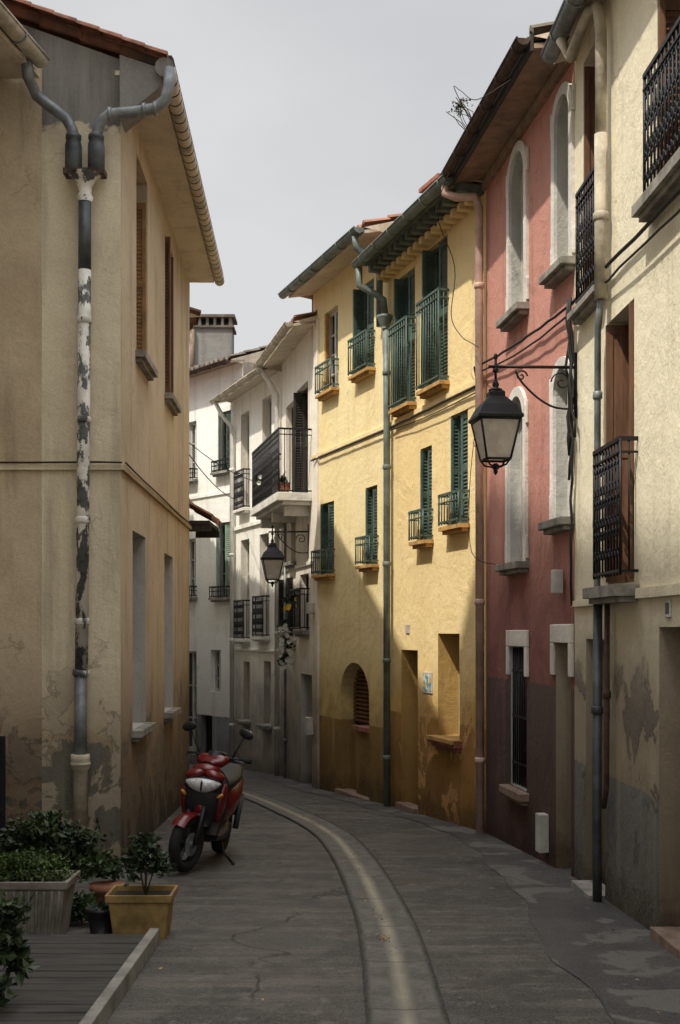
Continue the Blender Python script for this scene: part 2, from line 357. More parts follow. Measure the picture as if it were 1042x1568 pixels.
def door(mb,F,u0,u1,z0,z1,dep,k,panels=3):
    P=F.P; v=-dep
    mb.box(P,u0-.01,u1+.01,v-.02,v+.01,z0-.3,z1+.01,k)
    for i in range(panels):
        a=z0+.08+(z1-z0-.12)*i/panels; b=z0+.02+(z1-z0-.12)*(i+1)/panels
        mb.box(P,u0+.07,u1-.07,v+.01,v+.03,a,b,k)
    mb.ell(P(u0+.09,v+.06,z0+1.0),(.025,.025,.025),'zinc')
def sill(mb,F,u0,u1,z,k,v=.1,h=.07,ex=.07):
    mb.box(F.P,u0-ex,u1+ex,-.02,v,z-h,z-.001,k); mb.box(F.P,u0-ex+.03,u1+ex-.03,-.02,v-.04,z-h-.04,z-h-.001,k)
def trim(mb,F,u0,u1,z0,z1,rise,w,pr,k,ear=0):
    if rise: inn=[(u0,z0)]+arcpts(u0,u1,z1,rise)+[(u1,z0)]; out=[(u0-w,z0)]+arcpts(u0-w,u1+w,z1+w,rise+w*.6)+[(u1+w,z0)]
    else: inn=[(u0,z0),(u0,z1),(u1,z1),(u1,z0)]; out=[(u0-w,z0),(u0-w,z1+w),(u1+w,z1+w),(u1+w,z0)]
    P=F.P
    for i in range(len(inn)-1):
        a,b,c,d=inn[i],inn[i+1],out[i+1],out[i]
        mb.poly([P(a[0],pr,a[1]),P(b[0],pr,b[1]),P(c[0],pr,c[1]),P(d[0],pr,d[1])],k)
        mb.poly([P(c[0],pr,c[1]),P(d[0],pr,d[1]),P(d[0],-.01,d[1]),P(c[0],-.01,c[1])],k)
        mb.poly([P(a[0],pr,a[1]),P(b[0],pr,b[1]),P(b[0],-.0,b[1]),P(a[0],-.0,a[1])],k)
    for (p,q) in((inn[0],out[0]),(inn[-1],out[-1])): mb.poly([P(p[0],pr,p[1]),P(q[0],pr,q[1]),P(q[0],0,q[1]),P(p[0],0,p[1])],k)
    if ear:
        for (a,b) in((u0-w-ear,u0-w),(u1+w,u1+w+ear)):
            for zc in(z0+.02,z1-rise-.05): mb.box(P,a,b,0,pr,zc,zc+.22,k)
def pipe(mb,pts,r,k,collar=1.9,seg=12,kc=None):
    mb.tube(pts,r,k,seg)
    for p,q in zip(pts,pts[1:]):
        p,q=Vector(p),Vector(q); L=(q-p).length
        if L>1.0:
            n=int(L/collar)+1; d=(q-p).normalized()
            for i in range(n):
                c=p+d*(L*(i+.5)/n); mb.tube([c-d*.03,c-d*.022,c+d*.022,c+d*.03],[r+.003,r+.011,r+.011,r+.003],kc or k,seg)
def cable(mb,a,b,sag,r=.008,n=14,wig=0):
    a,b=Vector(a),Vector(b); pts=[]
    for i in range(n+1):
        t=i/n; p=a.lerp(b,t); p.z-=sag*4*t*(1-t); p+=Vector((R.uniform(-wig,wig),R.uniform(-wig,wig),R.uniform(-wig,wig))); pts.append(p)
    mb.tube(pts,r,'cable',6)
def foliage(mb,c,r,n,size,ks,hole=.0):
    cl=[]
    for i in range(max(3,n//45)):
        a=R.uniform(0,6.28); e=R.uniform(-.6,1.5); q=R.uniform(.35,.95)
        cl.append((Vector((c[0]+r[0]*q*math.cos(a)*math.cos(e),c[1]+r[1]*q*math.sin(a)*math.cos(e),c[2]+r[2]*q*math.sin(e))),R.uniform(.2,.42),R.choice(ks)))
    for i in range(n):
        cc,cr,k=R.choice(cl)
        if R.random()<.25: k=R.choice(ks)
        p=cc+Vector([R.gauss(0,.5)*cr*r[j] for j in range(3)])
        d=Vector((R.gauss(0,1),R.gauss(0,1),R.gauss(.3,.8))).normalized(); s=d.cross(Vector((R.gauss(0,1),R.gauss(0,1),R.gauss(0,1)))).normalized()
        L=size*R.uniform(.6,1.35); w=L*.32; up=d.cross(s)*L*.12
        mb.add([p,p+d*L*.45+s*w+up,p+d*L,p+d*L*.45-s*w+up,p+d*L*.5],[(0,4,1),(1,4,2),(2,4,3),(3,4,0)],k)
def flower(mb,p,r,k):
    for i in range(8):
        a=i*math.pi/4; d=Vector((math.cos(a),-.3,math.sin(a))); s=Vector((-math.sin(a),0,math.cos(a)))
        mb.add([p,p+d*r*.6+s*r*.25,p+d*r,p+d*r*.6-s*r*.25],[(0,1,2,3)],k)
# ------------------------------------------------------------ ground & street
mb=MB(); ys=[-300,-60]+[-15+i*.5 for i in range(96)]+[60,120,500]; xs=[-400,-60,-12,-6,-3,0,3,6,12,60,400]
vs=[(x,y,gz(y)-.012) for y in ys for x in xs]; n=len(xs)
mb.add(vs,[(j*n+i,j*n+i+1,(j+1)*n+i+1,(j+1)*n+i) for j in range(len(ys)-1) for i in range(n-1)],'earth'); mb.obj('ground')
def strip(name,L,Rr,y0,y1,dz,k,st=.4,nx=6):
    mb=MB(); ys=[]; y=y0
    while y<y1: ys.append(y); y+=st
    ys.append(y1); vs=[]
    for y in ys:
        a,b=L(y),Rr(y)
        for i in range(nx+1): vs.append((a+(b-a)*i/nx,y,gz(y)+dz))
    mb.add(vs,[(j*(nx+1)+i,j*(nx+1)+i+1,(j+1)*(nx+1)+i+1,(j+1)*(nx+1)+i) for j in range(len(ys)-1) for i in range(nx)],k,True); return mb.obj(name)
strip('road',lambda y:-6,lambda y:4,-12,34,0,'asphalt')
def rw(y):
    K=[(-5,2.5),(9.97,1.935),(12.93,1.565),(15.93,.655),(18.89,-.418),(21.75,-1.07),(24.54,-2.136),(28,-4.8)]
    for (a,p),(b,q) in zip(K,K[1:]):
        if y<=b: return p+(q-p)*(y-a)/(b-a)
    return -5
strip('pavement',lambda y:rw(y)-.36-.42*max(0,min(1,(13-y)/6))+.03*math.sin(y*2.3)+.02*math.sin(y*5.1),lambda y:rw(y)+.05,-5,22,.006,'pave',.2)
CH=[(.22,-4),(.26,2),(.32,4.5),(.325,5.8),(.32,7.6),(.265,9),(.17,10.5),(.06,11.7),(-.08,12.8),(-.33,14),(-.62,15.1),(-1.0,16.5),(-1.47,18),(-2.0,19.3),(-2.7,20.6),(-3.6,22)]
def cat(K,m=6):
    o=[]
    for i in range(len(K)-1):
        p=[Vector(K[max(0,min(len(K)-1,i+q))]) for q in(-1,0,1,2)]
        for j in range(m):
            t=j/m; o.append(.5*((2*p[1])+(p[2]-p[0])*t+(2*p[0]-5*p[1]+4*p[2]-p[3])*t*t+(3*p[1]-p[0]-3*p[2]+p[3])*t**3))
    o.append(Vector(K[-1])); return o
c=cat(CH); mb=MB(); vs=[];uvs=[];L=0
for i,p in enumerate(c):
    T=(c[min(i+1,len(c)-1)]-c[max(i-1,0)]).normalized(); Nn=Vector((T.y,-T.x)); 
    if i: L+=(p-c[i-1]).length
    for j in range(7):
        s=(j/6-.5); q=p+Nn*s*.40; vs.append((q.x,q.y,gz(q.y)+.004+.010*abs(s)*2)); uvs.append((j/6,L/1.0))
mb.add(vs,[(i*7+j,i*7+j+1,(i+1)*7+j+1,(i+1)*7+j) for i in range(len(c)-1) for j in range(6)],'channel',True)
o=mb.obj('drainage_channel'); ul=o.data.uv_layers.new(name='UVMap')
for lp in o.data.loops: ul.data[lp.index].uv=uvs[lp.vertex_index]
mb=MB()
for i in range(420):
    t=R.random(); p=c[int(t*(len(c)-1))] if R.random()<.5 else Vector((R.uniform(-1.8,rw(9)),R.uniform(4,17)))
    x,y=p.x+R.gauss(0,.05),p.y+R.uniform(-.2,.2)
    if i%12==0: x,y=.28+R.gauss(0,.02),7.6+R.gauss(0,.04)
    if x>rw(y)-.05: continue
    a=R.uniform(0,6.28); s=R.uniform(.006,.015); z=gz(y)+.02
    mb.add([(x+s*math.cos(a+q)*(1 if j%2 else .5),y+s*math.sin(a+q)*(1 if j%2 else .5),z+R.uniform(-.003,.006)) for j,q in enumerate((0,1.57,3.14,4.71))],[(0,1,2,3)],R.choice(['deckedge','ochresill','deck','stem']))
mb.obj('leaf_litter')
# ------------------------------------------------------------ FRAMES
F0=FR(-1.95,10.73,-.0286,-1); F1=FR(2.314,0,-.038); F2=FR(1.935,9.97,-.1249); F3=FR(1.565,12.93,-.3032); F4=FR(.655,15.93,-.3627)
F5=FR(-.418,18.89,-.2276); F6=FR(-1.07,21.75,-.3816); F7=FR(-2.136,24.54,-.779)
# ------------------------------------------------------------ cream townhouse (near right)
e=empty('cream_townhouse',(2.2,6,gz(6)))
mb=MB(); ops=[(6.70,7.70,4.43,6.9,{'depth':.2}),(9.03,9.66,4.24,6.22,{'depth':.2}),(8.22,8.90,2.02,3.95,{'depth':.2}),(8.99,9.58,-.42,1.62,{'depth':.26,'rev':'revealtan'}),(6.80,7.66,-.42,1.71,{'depth':.26,'rev':'revealtan'}),
 (2.2,3.1,-.3,1.9,{'depth':.2}),(2.2,3.1,2.9,4.4,{'depth':.2}),(4.6,5.5,2.3,4.0,{'depth':.2})]
facade(mb,F1,-5,9.97,-1,7.4,ops,'cream'); body(mb,F1,-5,9.97,-1,7.4,6,'cream')
mb.obj('walls',e)
mb=MB()
window(mb,F1,6.70,7.70,4.43,6.9,.2); window(mb,F1,9.03,9.66,4.24,6.22,.2,'brown'); window(mb,F1,8.22,8.90,2.02,3.95,.2,'brown')
window(mb,F1,2.2,3.1,2.9,4.4,.2); window(mb,F1,4.6,5.5,2.3,4.0,.2)
door(mb,F1,8.99,9.58,-.33,1.62,.26,'darkwood'); door(mb,F1,6.80,7.66,-.25,1.71,.26,'brown'); door(mb,F1,2.2,3.1,-.1,1.9,.2,'green')
mb.obj('windows_and_doors',e,.004)
mb=MB()
leaf(mb,F1,9.64,-.19,math.radians(90),.19,4.26,6.18,'brown',False)
leaf(mb,F1,8.88,-.19,math.radians(90),.21,2.04,3.93,'brown',False); leaf(mb,F1,8.26,-.19,math.radians(88),.21,2.04,3.93,'brown')
leaf(mb,F1,7.67,-.19,math.radians(90),.19,4.45,6.85,'brown')
mb.obj('shutters',e)
mb=MB(); railing(mb,F1,8.95,9.64,4.27,5.15,.06,'iron',.07,True); railing(mb,F1,8.12,8.84,2.06,2.98,.12,'iron',.08,True); railing(mb,F1,6.60,7.78,4.46,5.25,.06,'iron',.07,True); mb.obj('balcony_railings',e)
mb=MB(); sill(mb,F1,8.98,9.70,4.24,'stone',.11,.05); sill(mb,F1,8.16,8.92,2.0,'stone',.17,.08); sill(mb,F1,6.6,7.76,4.43,'stone',.13,.07)
mb.box(F1.P,-5,8.08,0,.035,1.90,1.97,'cream'); mb.box(F1.P,9.02,9.95,0,.03,1.88,1.93,'cream')
mb.box(F1.P,7.40,7.51,.0,.012,1.77,1.88,'trimwhite'); mb.box(F1.P,7.42,7.49,.012,.014,1.79,1.86,'zincdark')
mb.box(F1.P,9.0,9.57,-.1,.12,-.52,-.29,'stone'); mb.box(F1.P,6.8,7.66,-.15,.06,-.4,-.19,'brick')
mb.obj('sills_and_steps',e,.008)
mb=roof(F1,-5,9.9,.20,6.45,-5,17); mb.obj('roof',e)
mb=MB(); soffit(mb,F1,-5,9.9,.20,6.36,'soffit'); gutter(mb,F1,-5,9.80,.24,6.35,'zinc',.07); mb.obj('gutter',e)
mb=MB()
pipe(mb,[F1.P(9.4,.24,6.28),F1.P(9.36,.18,6.12),F1.P(9.0,.12,6.3),F1.P(8.84,.09,6.25),F1.P(8.80,.08,6.05),F1.P(8.80,.08,5.3)],.042,'creampipe')
pipe(mb,[F1.P(8.80,.08,5.3),F1.P(8.80,.08,4.1)],.048,'creampipe'); pipe(mb,[F1.P(8.80,.08,4.1),F1.P(8.93,.07,3.9),F1.P(8.95,.07,2.0),F1.P(8.93,.07,.5)],.025,'zinc')
pipe(mb,[F1.P(8.93,.07,1.9),F1.P(8.92,.08,.3),F1.P(8.90,.08,-.4)],.035,'zincdark')
pipe(mb,[F1.P(8.70,.06,1.9),F1.P(8.72,.06,.55),F1.P(8.8,.06,.4)],.02,'rust')
mb.obj('downpipe',e)
# ------------------------------------------------------------ pink
e=empty('pink_townhouse',F2.P(1.5,0,gz(11.5)))
mb=MB(); W2=[(.07,.47,4.77,6.22),(1.44,1.96,4.76,6.30),(.09,.50,2.63,3.92),(1.46,2.00,2.34,3.95)]
ops=[(*w,{'rise':(w[1]-w[0])*.5,'rev':'revealgrey','depth':.15}) for w in W2]+[(.09,.50,-.60,1.58,{'depth':.2,'rev':'revealtan'}),(1.42,1.98,.17,1.53,{'depth':.14,'rev':'revealgrey'})]
facade(mb,F2,0,2.98,-1.5,6.75,ops,'pink'); body(mb,F2,0,2.98,-1.5,6.75,6,'pink'); mb.obj('walls',e)
mb=MB()
for w in W2: window(mb,F2,*w,.15,'frame',2,(w[1]-w[0])*.5)
door(mb,F2,.09,.50,-.45,1.58,.2,'darkwood'); window(mb,F2,1.42,1.98,.17,1.53,.14,'darkwood',3)
mb.obj('windows_and_doors',e,.004)
mb=MB()
for w in W2: trim(mb,F2,*w,(w[1]-w[0])*.5,.09,.03,'trimwhite',.025); sill(mb,F2,w[0]-.05,w[1]+.05,w[2],'stone',.13,.07)
for (u0,u1,z1) in((.09,.50,1.58),(1.42,1.98,1.53)):
    mb.box(F2.P,u0-.09,u1+.09,0,.03,z1+.001,z1+.16,'trimwhite'); 
    for q in((u0-.09,u0-.001),(u1+.001,u1+.09)): mb.box(F2.P,q[0],q[1],0,.03,z1-.28,z1,'trimwhite')
sill(mb,F2,1.42,1.98,.16,'brick',.1,.08,.09); mb.box(F2.P,0.0,.62,-.1,.16,-.62,-.44,'stone')
mb.box(F2.P,.70,.83,.001,.09,-.28,.06,'frame'); mb.box(F2.P,.20,.30,.03,.11,2.0,2.2,'frame')
mb.obj('trim_and_sills',e,.008)
mb=MB()
for i in range(8): u=1.44+.52*i/7; mb.tube([F2.P(u,-.02,.19),F2.P(u,-.02,1.52)],.009,'iron',6)
for z in(.4,.85,1.3): mb.box(F2.P,1.42,1.98,-.028,-.012,z-.01,z+.01,'iron')
mb.obj('window_grille',e)
mb=roof(F2,-.05,3.02,.36,6.60,-5,17,'tilegrey'); mb.obj('roof',e)
mb=MB(); soffit(mb,F2,-.03,3.0,.36,6.5,'soffwood',.12); mb.box(F2.P,-.03,3.0,.355,.38,6.44,6.58,'darkwood'); gutter(mb,F2,-.03,3.02,.44,6.54,'rust',.055)
mb.box(F2.P,-.02,2.99,0,.05,6.40,6.49,'soffwood')
mb.obj('eaves',e)
mb=MB(); pipe(mb,[F2.P(3.0,.44,6.5),F2.P(3.02,.44,6.36),F2.P(2.95,.34,6.3),F2.P(2.92,.14,6.3),F2.P(2.93,.09,6.2),F2.P(2.93,.08,gz(12.9)-.05)],.045,'pinkpipe',1.7); mb.obj('downpipe',e)
# ------------------------------------------------------------ yellow
def yhouse(name,F,Lu,mat,eave,ops,kinds,base):
    e=empty(name,F.P(Lu/2,0,base)); mb=MB(); facade(mb,F,0,Lu,-1.8,eave+.15,ops,mat,.13); body(mb,F,0,Lu,-1.8,eave+.15,6,mat); mb.obj('walls',e)
    W=MB();S=MB();Rl=MB();Si=MB()
    for o,kd in zip(ops,kinds):
        u0,u1,z0,z1=o[:4]; dep=(o[4] if len(o)>4 else {}).get('depth',.13)
        if kd[0]=='w':
            window(W,F,u0,u1,z0,z1,dep,'green' if kd[1]=='g' else 'frame',3)
            if kd[1]=='g':
                w=(u1-u0)/2
                leaf(S,F,u0+.01,-.05,math.radians(3),w-.01,z0+.01,z1-.01,'green'); leaf(S,F,u1-.025,-.12,math.radians(91),.125+kd[3],z0+.02,z1-.02,'green')
            if kd[1]=='j': leaf(S,F,u1-.02,-.12,math.radians(90),.11,z0+.01,z1-.01,'ochresill',False)
            rh=kd[2]
            if rh: railing(Rl,F,u0-.05,u1+.05,z0+.02,z0+rh,.13,'irongreen',.08)
            sill(Si,F,u0,u1,z0,'ochresill',.13,.045,.07)
        elif kd[0]=='d': door(W,F,u0,u1,z0+.1,z1,dep,kd[1]); Si.box(F.P,u0-.04,u1+.04,-.1,.07,z0-.3,gz(15)+.07,'brick')
    W.obj('windows_and_doors',e,.004); S.obj('shutters',e); Rl.obj('balconette_railings',e); return e,Si
ops=[(1.10,1.73,4.57,6.28),(2.18,2.75,4.52,6.22),(.50,1.0,2.87,4.15),(1.60,1.99,2.77,3.91),(.74,1.40,.45,1.65,{'depth':.32,'rev':'revealochre'}),(2.08,2.68,-.7,1.44,{'depth':.32,'rev':'revealochre'})]
e,Si=yhouse('yellow_townhouse',F3,3.14,'yellow',6.5,ops,[('w','g',1.05,.08),('w','g',1.05,.08),('w','g',.36,0),('w','g',.36,0),('w','x',0,0),('d','brown')],gz(14.4))
sill(Si,F3,.72,1.42,.44,'terr',.1,.08,.07); Si.box(F3.P,-.02,3.14,0,.03,4.36,4.42,'yellow')
Si.box(F3.P,1.57,1.88,.001,.012,.93,1.18,'frame'); Si.box(F3.P,1.59,1.86,.012,.014,.95,1.16,'poster'); Si.box(F3.P,2.37,2.50,.001,.012,1.65,1.76,'frame')
Si.obj('sills_and_string_course',e,.006)
mb=roof(F3,-.02,3.16,.36,6.56,-5,17); mb.obj('roof',e)
mb=MB(); soffit(mb,F3,0,3.14,.36,6.50,'greengrey',.15); gutter(mb,F3,-.02,3.2,.43,6.5,'greengrey',.075)
for i in range(16): u=.04+i*.2; mb.box(F3.P,u,u+.09,.0,.30,6.38,6.47,'greengrey'); mb.box(F3.P,u+.1,u+.19,.0,.16,6.30,6.375,'yellow')
mb.obj('eaves',e)
mb=MB(); pipe(mb,[F3.P(3.12,.43,6.42),F3.P(3.13,.42,6.2),F3.P(3.02,.25,6.08),F3.P(2.98,.14,6.0),F3.P(2.98,.12,5.8)],.045,'greengrey')
mb.lathe(F3.P(2.98,.12,5.62),[(.045,0),(.06,.03),(.10,.14),(.11,.17)],'greengrey'); pipe(mb,[F3.P(2.98,.10,5.64),F3.P(2.99,.09,4.45),F3.P(2.99,.09,gz(15.8)+.02)],.045,'greengrey',1.5); mb.obj('downpipe',e)
ops=[(.56,1.17,5.26,6.50),(2.01,2.62,5.26,6.50),(.44,.88,2.58,3.66),(2.18,2.80,2.53,3.62),(.74,1.92,-.9,1.23,{'rise':.5,'depth':.25})]
e,Si=yhouse('yellow_townhouse',F4,3.15,'yellow2',6.9,ops,[('w','g',.5,.08),('w','j',.42,0),('w','g',.38,0),('w','g',.36,0),('x',)],gz(17.5))
Si.box(F4.P,0.02,3.15,0,.03,4.36,4.42,'yellow2')
P=F4.P
Si.box(P,.72,1.94,-.27,-.24,-1,1.25,'darkwood'); Si.box(P,.74,1.4,-.24,-.06,-1,.26,'yellow2'); Si.box(P,.74,1.42,-.24,-.02,.261,.33,'terr'); Si.box(P,1.4,1.92,-.24,-.16,-1,.30,'yellow2'); Si.box(P,.7,2.0,-.2,.06,-1.0,gz(17.3)+.06,'brick')
z=.36
while z<1.2: Si.box(P,.76,1.9,-.24,-.20,z,z+.035,'brown'); z+=.06
Si.obj('sills_and_arched_door',e,.005)
mb=roof(F4,-.1,3.22,.40,6.98,-5,17); mb.obj('roof',e)
mb=MB(); soffit(mb,F4,-.08,3.2,.40,6.90,'soffit',.2); gutter(mb,F4,-.1,3.25,.47,6.92,'greengrey',.07); mb.box(P,-.7,-.2,-.9,-.4,6.8,7.45,'yellow2'); mb.box(P,-.75,-.15,-.95,-.35,7.45,7.5,'terr'); mb.tube([P(-.45,-.65,7.5),P(-.45,-.65,7.7)],.08,'rust',10)
pipe(mb,[P(.05,.47,6.85),P(.05,.45,6.7),P(.05,.2,6.55),P(.06,.12,6.4),P(.06,.12,5.7)],.045,'greengrey')
mb.obj('eaves_and_chimney',e)
# ------------------------------------------------------------ balcony townhouse
e=empty('balcony_townhouse',F5.P(1.5,0,gz(20.3))); P=F5.P
ops=[(.42,1.37,3.87,5.69),(1.6,2.4,3.87,5.6),(1.48,1.91,2.85,3.58),(.37,1.10,1.69,2.60),(1.75,2.54,1.66,2.60),(.10,1.02,-1.0,.98,{'depth':.2,'rev':'revealgrey'})]
mb=MB(); facade(mb,F5,-.3,2.94,-2,6.5,ops,'white2'); body(mb,F5,-.3,2.94,-2,6.5,6,'white2'); mb.obj('walls',e)
mb=MB()
for o in ops[:5]: window(mb,F5,*o[:4],.16,'darkwood',1)
door(mb,F5,.10,1.02,-.8,.98,.2,'frame'); leaf(mb,F5,1.35,-.14,math.radians(90),.2,3.9,5.66,'darkwood'); leaf(mb,F5,1.75,-.02,math.radians(100),.12,1.68,2.58,'darkwood'); leaf(mb,F5,2.5,-.02,math.radians(100),.14,1.68,2.58,'darkwood')
mb.obj('windows_and_doors',e,.004)
mb=MB(); mb.box(P,.1,2.9,0,.56,3.72,3.85,'trimwhite'); mb.box(P,.15,2.85,0,.46,3.66,3.719,'trimwhite')
for u in(.3,1.45,2.6): mb.box(P,u,u+.12,0,.4,3.5,3.659,'trimwhite')
mb.box(P,.0,2.94,0,.03,2.72,2.78,'white2'); mb.box(P,-.02,.2,.001,.1,.05,.32,'frame'); mb.box(P,-.15,0.05,.001,.1,1.95,2.12,'frame')
for o in ops[2:5]: sill(mb,F5,o[0],o[1],o[2],'stone',.12)
mb.obj('balcony_slab',e,.008)
mb=MB(); railing(mb,F5,.12,2.88,3.85,4.85,.52,'iron',.09,True); railing(mb,F5,.3,1.17,1.7,2.35,.15,'iron',.08); mb.obj('balcony_railings',e)
mb=MB()
for (u,v,z,r,n,fl,nf) in((.35,.4,4.0,.12,140,'petalr',2),(2.0,.5,4.3,.14,110,'petalw',4),(.75,.2,2.15,.17,220,'petaly',6),(1.6,.15,1.45,.17,220,'petalw',14),(1.62,.12,1.15,.13,180,'petalw',12),(1.6,.15,1.7,.14,140,'petalw',8)):
    c0=Vector(P(u,v,z)); foliage(mb,c0,(r,r*.8,r),n,.055,['leafd','leafm','leafd'])
    for i in range(nf): flower(mb,c0+Vector((R.uniform(-r,r)*.9,-r*.7+R.uniform(-.05,.05),R.uniform(-r,r)*.9)),.045,fl)
mb.lathe(P(.35,.4,3.85),[(.07,0),(.1,.16),(.11,.17)],'terrpot',12)
mb.obj('balcony_flowers',e)
mb=roof(F5,-.2,2.98,.35,6.50,-5,17); mb.obj('roof',e)
mb=MB(); soffit(mb,F5,-.2,2.96,.35,6.42,'soffit',.2); gutter(mb,F5,-.2,3.0,.42,6.43,'creampipe',.065); pipe(mb,[P(2.8,.42,6.38),P(2.85,.2,6.1),P(2.86,.08,5.9),P(2.86,.08,gz(21.6))],.045,'trimwhite'); pipe(mb,[P(2.2,.05,3.6),P(2.2,.05,-1.0)],.025,'zinc'); mb.obj('gutter_and_downpipe',e)
# ------------------------------------------------------------ white townhouse
e=empty('white_townhouse',F6.P(1.5,0,gz(23))); P=F6.P
ops=[(.54,1.11,4.12,6.04),(1.97,2.56,4.08,5.99),(.70,1.28,1.57,3.50),(1.97,2.56,1.52,3.48),(.58,1.03,-.07,1.11),(1.93,2.38,-.08,1.07)]
mb=MB(); facade(mb,F6,-.1,2.99,-2,6.4,ops,'white',.18,'white2'); body(mb,F6,-.1,2.99,-2,6.4,6,'white'); mb.obj('walls',e)
mb=MB()
for o in ops: window(mb,F6,*o[:4],.18,'frame',2)
mb.obj('windows',e,.004)
mb=MB()
for o in ops[:4]: railing(mb,F6,o[0]-.05,o[1]+.05,o[2],o[2]+.75,.13,'iron',.08,True)
mb.obj('balconette_railings',e); mb=MB()
for o in ops: sill(mb,F6,o[0],o[1],o[2],'stone' if o[2]<1 else 'trimwhite',.15,.06)
mb.box(P,-.02,2.99,0,.04,3.70,3.78,'white'); mb.box(P,-.02,2.99,0,.03,1.28,1.33,'white'); mb.obj('sills_and_string_courses',e,.006)
mb=roof(F6,-.1,3.1,.35,6.42,-3.6,21,'tilegrey'); mb.obj('roof',e)
mb=MB(); soffit(mb,F6,-.1,3.1,.35,6.34,'soffit',.2); gutter(mb,F6,-.1,3.15,.42,6.34,'creampipe',.065)
pipe(mb,[P(3.0,.42,6.3),P(2.98,.25,6.0),P(2.93,.08,5.8),P(2.93,.08,gz(24.4))],.045,'trimwhite'); mb.obj('gutter_and_downpipe',e)
# ------------------------------------------------------------ far white
e=empty('white_townhouse',F7.P(1,0,gz(25))); P=F7.P
ops=[(.15,.64,4.95,6.19),(1.50,1.9,4.90,6.16),(.15,.72,2.36,3.91),(1.53,1.95,2.40,3.65),(.54,.93,.40,1.28),(1.5,2.1,-.90,1.24),(.87,1.32,-1.2,-.10),(2.8,3.4,2.4,3.9),(2.8,3.4,4.9,6.2)]
mb=MB(); facade(mb,F7,-.3,4.5,-2.2,7.1,ops,'white3'); body(mb,F7,-.3,4.5,-2.2,7.1,5,'white3'); mb.obj('walls',e)
mb=MB()
for i,o in enumerate(ops):
    if i==6: mb.box(P,o[0],o[1],-.16,-.13,o[2],o[3],'iron'); continue
    window(mb,F7,*o[:4],.16,'frame',2)
    if i in(0,2,7,8): 
        w=(o[1]-o[0])/2; k='greenpale' if i==2 else 'green'
        leaf(mb,F7,o[0]+.02,-.06,math.radians(2),w-.03,o[2]+.01,o[3]-.01,k); leaf(mb,F7,o[1]-.02,-.02,math.radians(150),w,o[2]+.01,o[3]-.01,k)
mb.obj('windows_and_shutters',e,.004); mb=MB()
for i in(0,1,2,3): o=ops[i]; railing(mb,F7,o[0]-.05,o[1]+.05,o[2],o[2]+.22,.13,'iron',.08); sill(mb,F7,o[0],o[1],o[2],'stone',.15,.05)
mb.box(P,0,4.5,0,.03,4.49,4.55,'white3'); mb.obj('sills_and_railings',e)
mb=roof(F7,-.3,4.6,.3,7.15,-4,20,'tilegrey'); mb.obj('roof',e)
mb=MB(); soffit(mb,F7,-.3,4.6,.3,7.08,'soffwood',.2); gutter(mb,F7,-.3,4.6,.36,7.08,'rust',.06); mb.obj('gutter',e)
mb=MB(); Q=lambda x,y,z:(x,y,z)
mb.box(Q,-3.35,-2.42,27.0,27.6,6.9,8.45,'cement'); mb.box(Q,-3.40,-2.37,26.95,27.65,8.45,8.5,'tilegrey')
for i in range(6): x=-3.34+i*.17; mb.box(Q,x,x+.06,27.0,27.6,8.5,8.68,'stone')
mb.box(Q,-3.42,-2.35,26.93,27.67,8.68,8.74,'tilegrey'); mb.tube([(-3.3,26.95,8.4),(-3.3,26.95,7.2)],.06,'brick',8); mb.obj('chimney',e)
# ------------------------------------------------------------ left stucco house
e=empty('stucco_house',F0.P(3,0,gz(13))); P=F0.P
ops=[(1.0,1.83,4.40,6.33,{'depth':.2}),(3.40,4.24,4.46,6.33,{'depth':.2}),(.74,1.67,.74,2.64,{'depth':.22,'rev':'revealgrey'}),(3.34,4.24,.73,2.59,{'depth':.22,'rev':'revealgrey'})]
mb=MB(); facade(mb,F0,0,6.34,-1.5,6.75,ops,'leftside'); body(mb,F0,.02,6.34,-1.5,6.75,5,'leftside')
g=[(-1.95,10.73,-1.2),(-1.95,10.73,6.76),(-4.4,10.73,7.64),(-7,10.73,6.7),(-7,10.73,-1.2)]; mb.poly(g,'gable')
mb.add([(-1.953,10.70,6.22),(-1.60,10.70,6.50),(-1.56,10.70,6.66),(-1.953,10.70,6.79),(-1.953,11.0,6.22),(-1.60,11.0,6.50),(-1.56,11.0,6.66),(-1.953,11.0,6.79)],[(0,1,2,3),(4,5,6,7),(0,1,5,4),(1,2,6,5),(2,3,7,6)],'cement')
mb.obj('walls',e)
mb=MB(); window(mb,F0,1.0,1.83,4.40,6.33,.2,'brown'); window(mb,F0,3.4,4.24,4.46,6.33,.2,'brown'); window(mb,F0,.74,1.67,.74,2.64,.22); window(mb,F0,3.34,4.24,.73,2.59,.22); mb.obj('windows',e,.004)
mb=MB(); leaf(mb,F0,1.80,-.19,math.radians(90),.18,4.42,6.12,'orange'); leaf(mb,F0,4.2,-.19,math.radians(88),.20,4.48,6.3,'brown'); leaf(mb,F0,3.44,-.02,math.radians(100),.08,4.48,6.3,'brown'); mb.obj('shutters',e)
mb=MB()
for o in ops: sill(mb,F0,o[0],o[1],o[2],'stone',.10,.07)
mb.box(P,0,6.34,0,.035,3.11,3.16,'leftside'); mb.box(Q,-7,-1.93,10.70,10.73,3.11,3.16,'gable')
cable(mb,P(0,.045,3.175),P(6.3,.045,3.165),.01,.01,12,.003); cable(mb,(-3.6,10.685,3.175),(-1.93,10.685,3.175),.0,.01,8,.003)
mb.box(Q,-3.2,-2.97,10.66,10.73,-.1,.75,'iron'); mb.obj('sills_and_string_course',e,.006)
mb=roof(F0,-.02,6.40,.36,6.76,-2.5,19.5,cap=(False,True)); mb.obj('roof',e)
mb=MB()
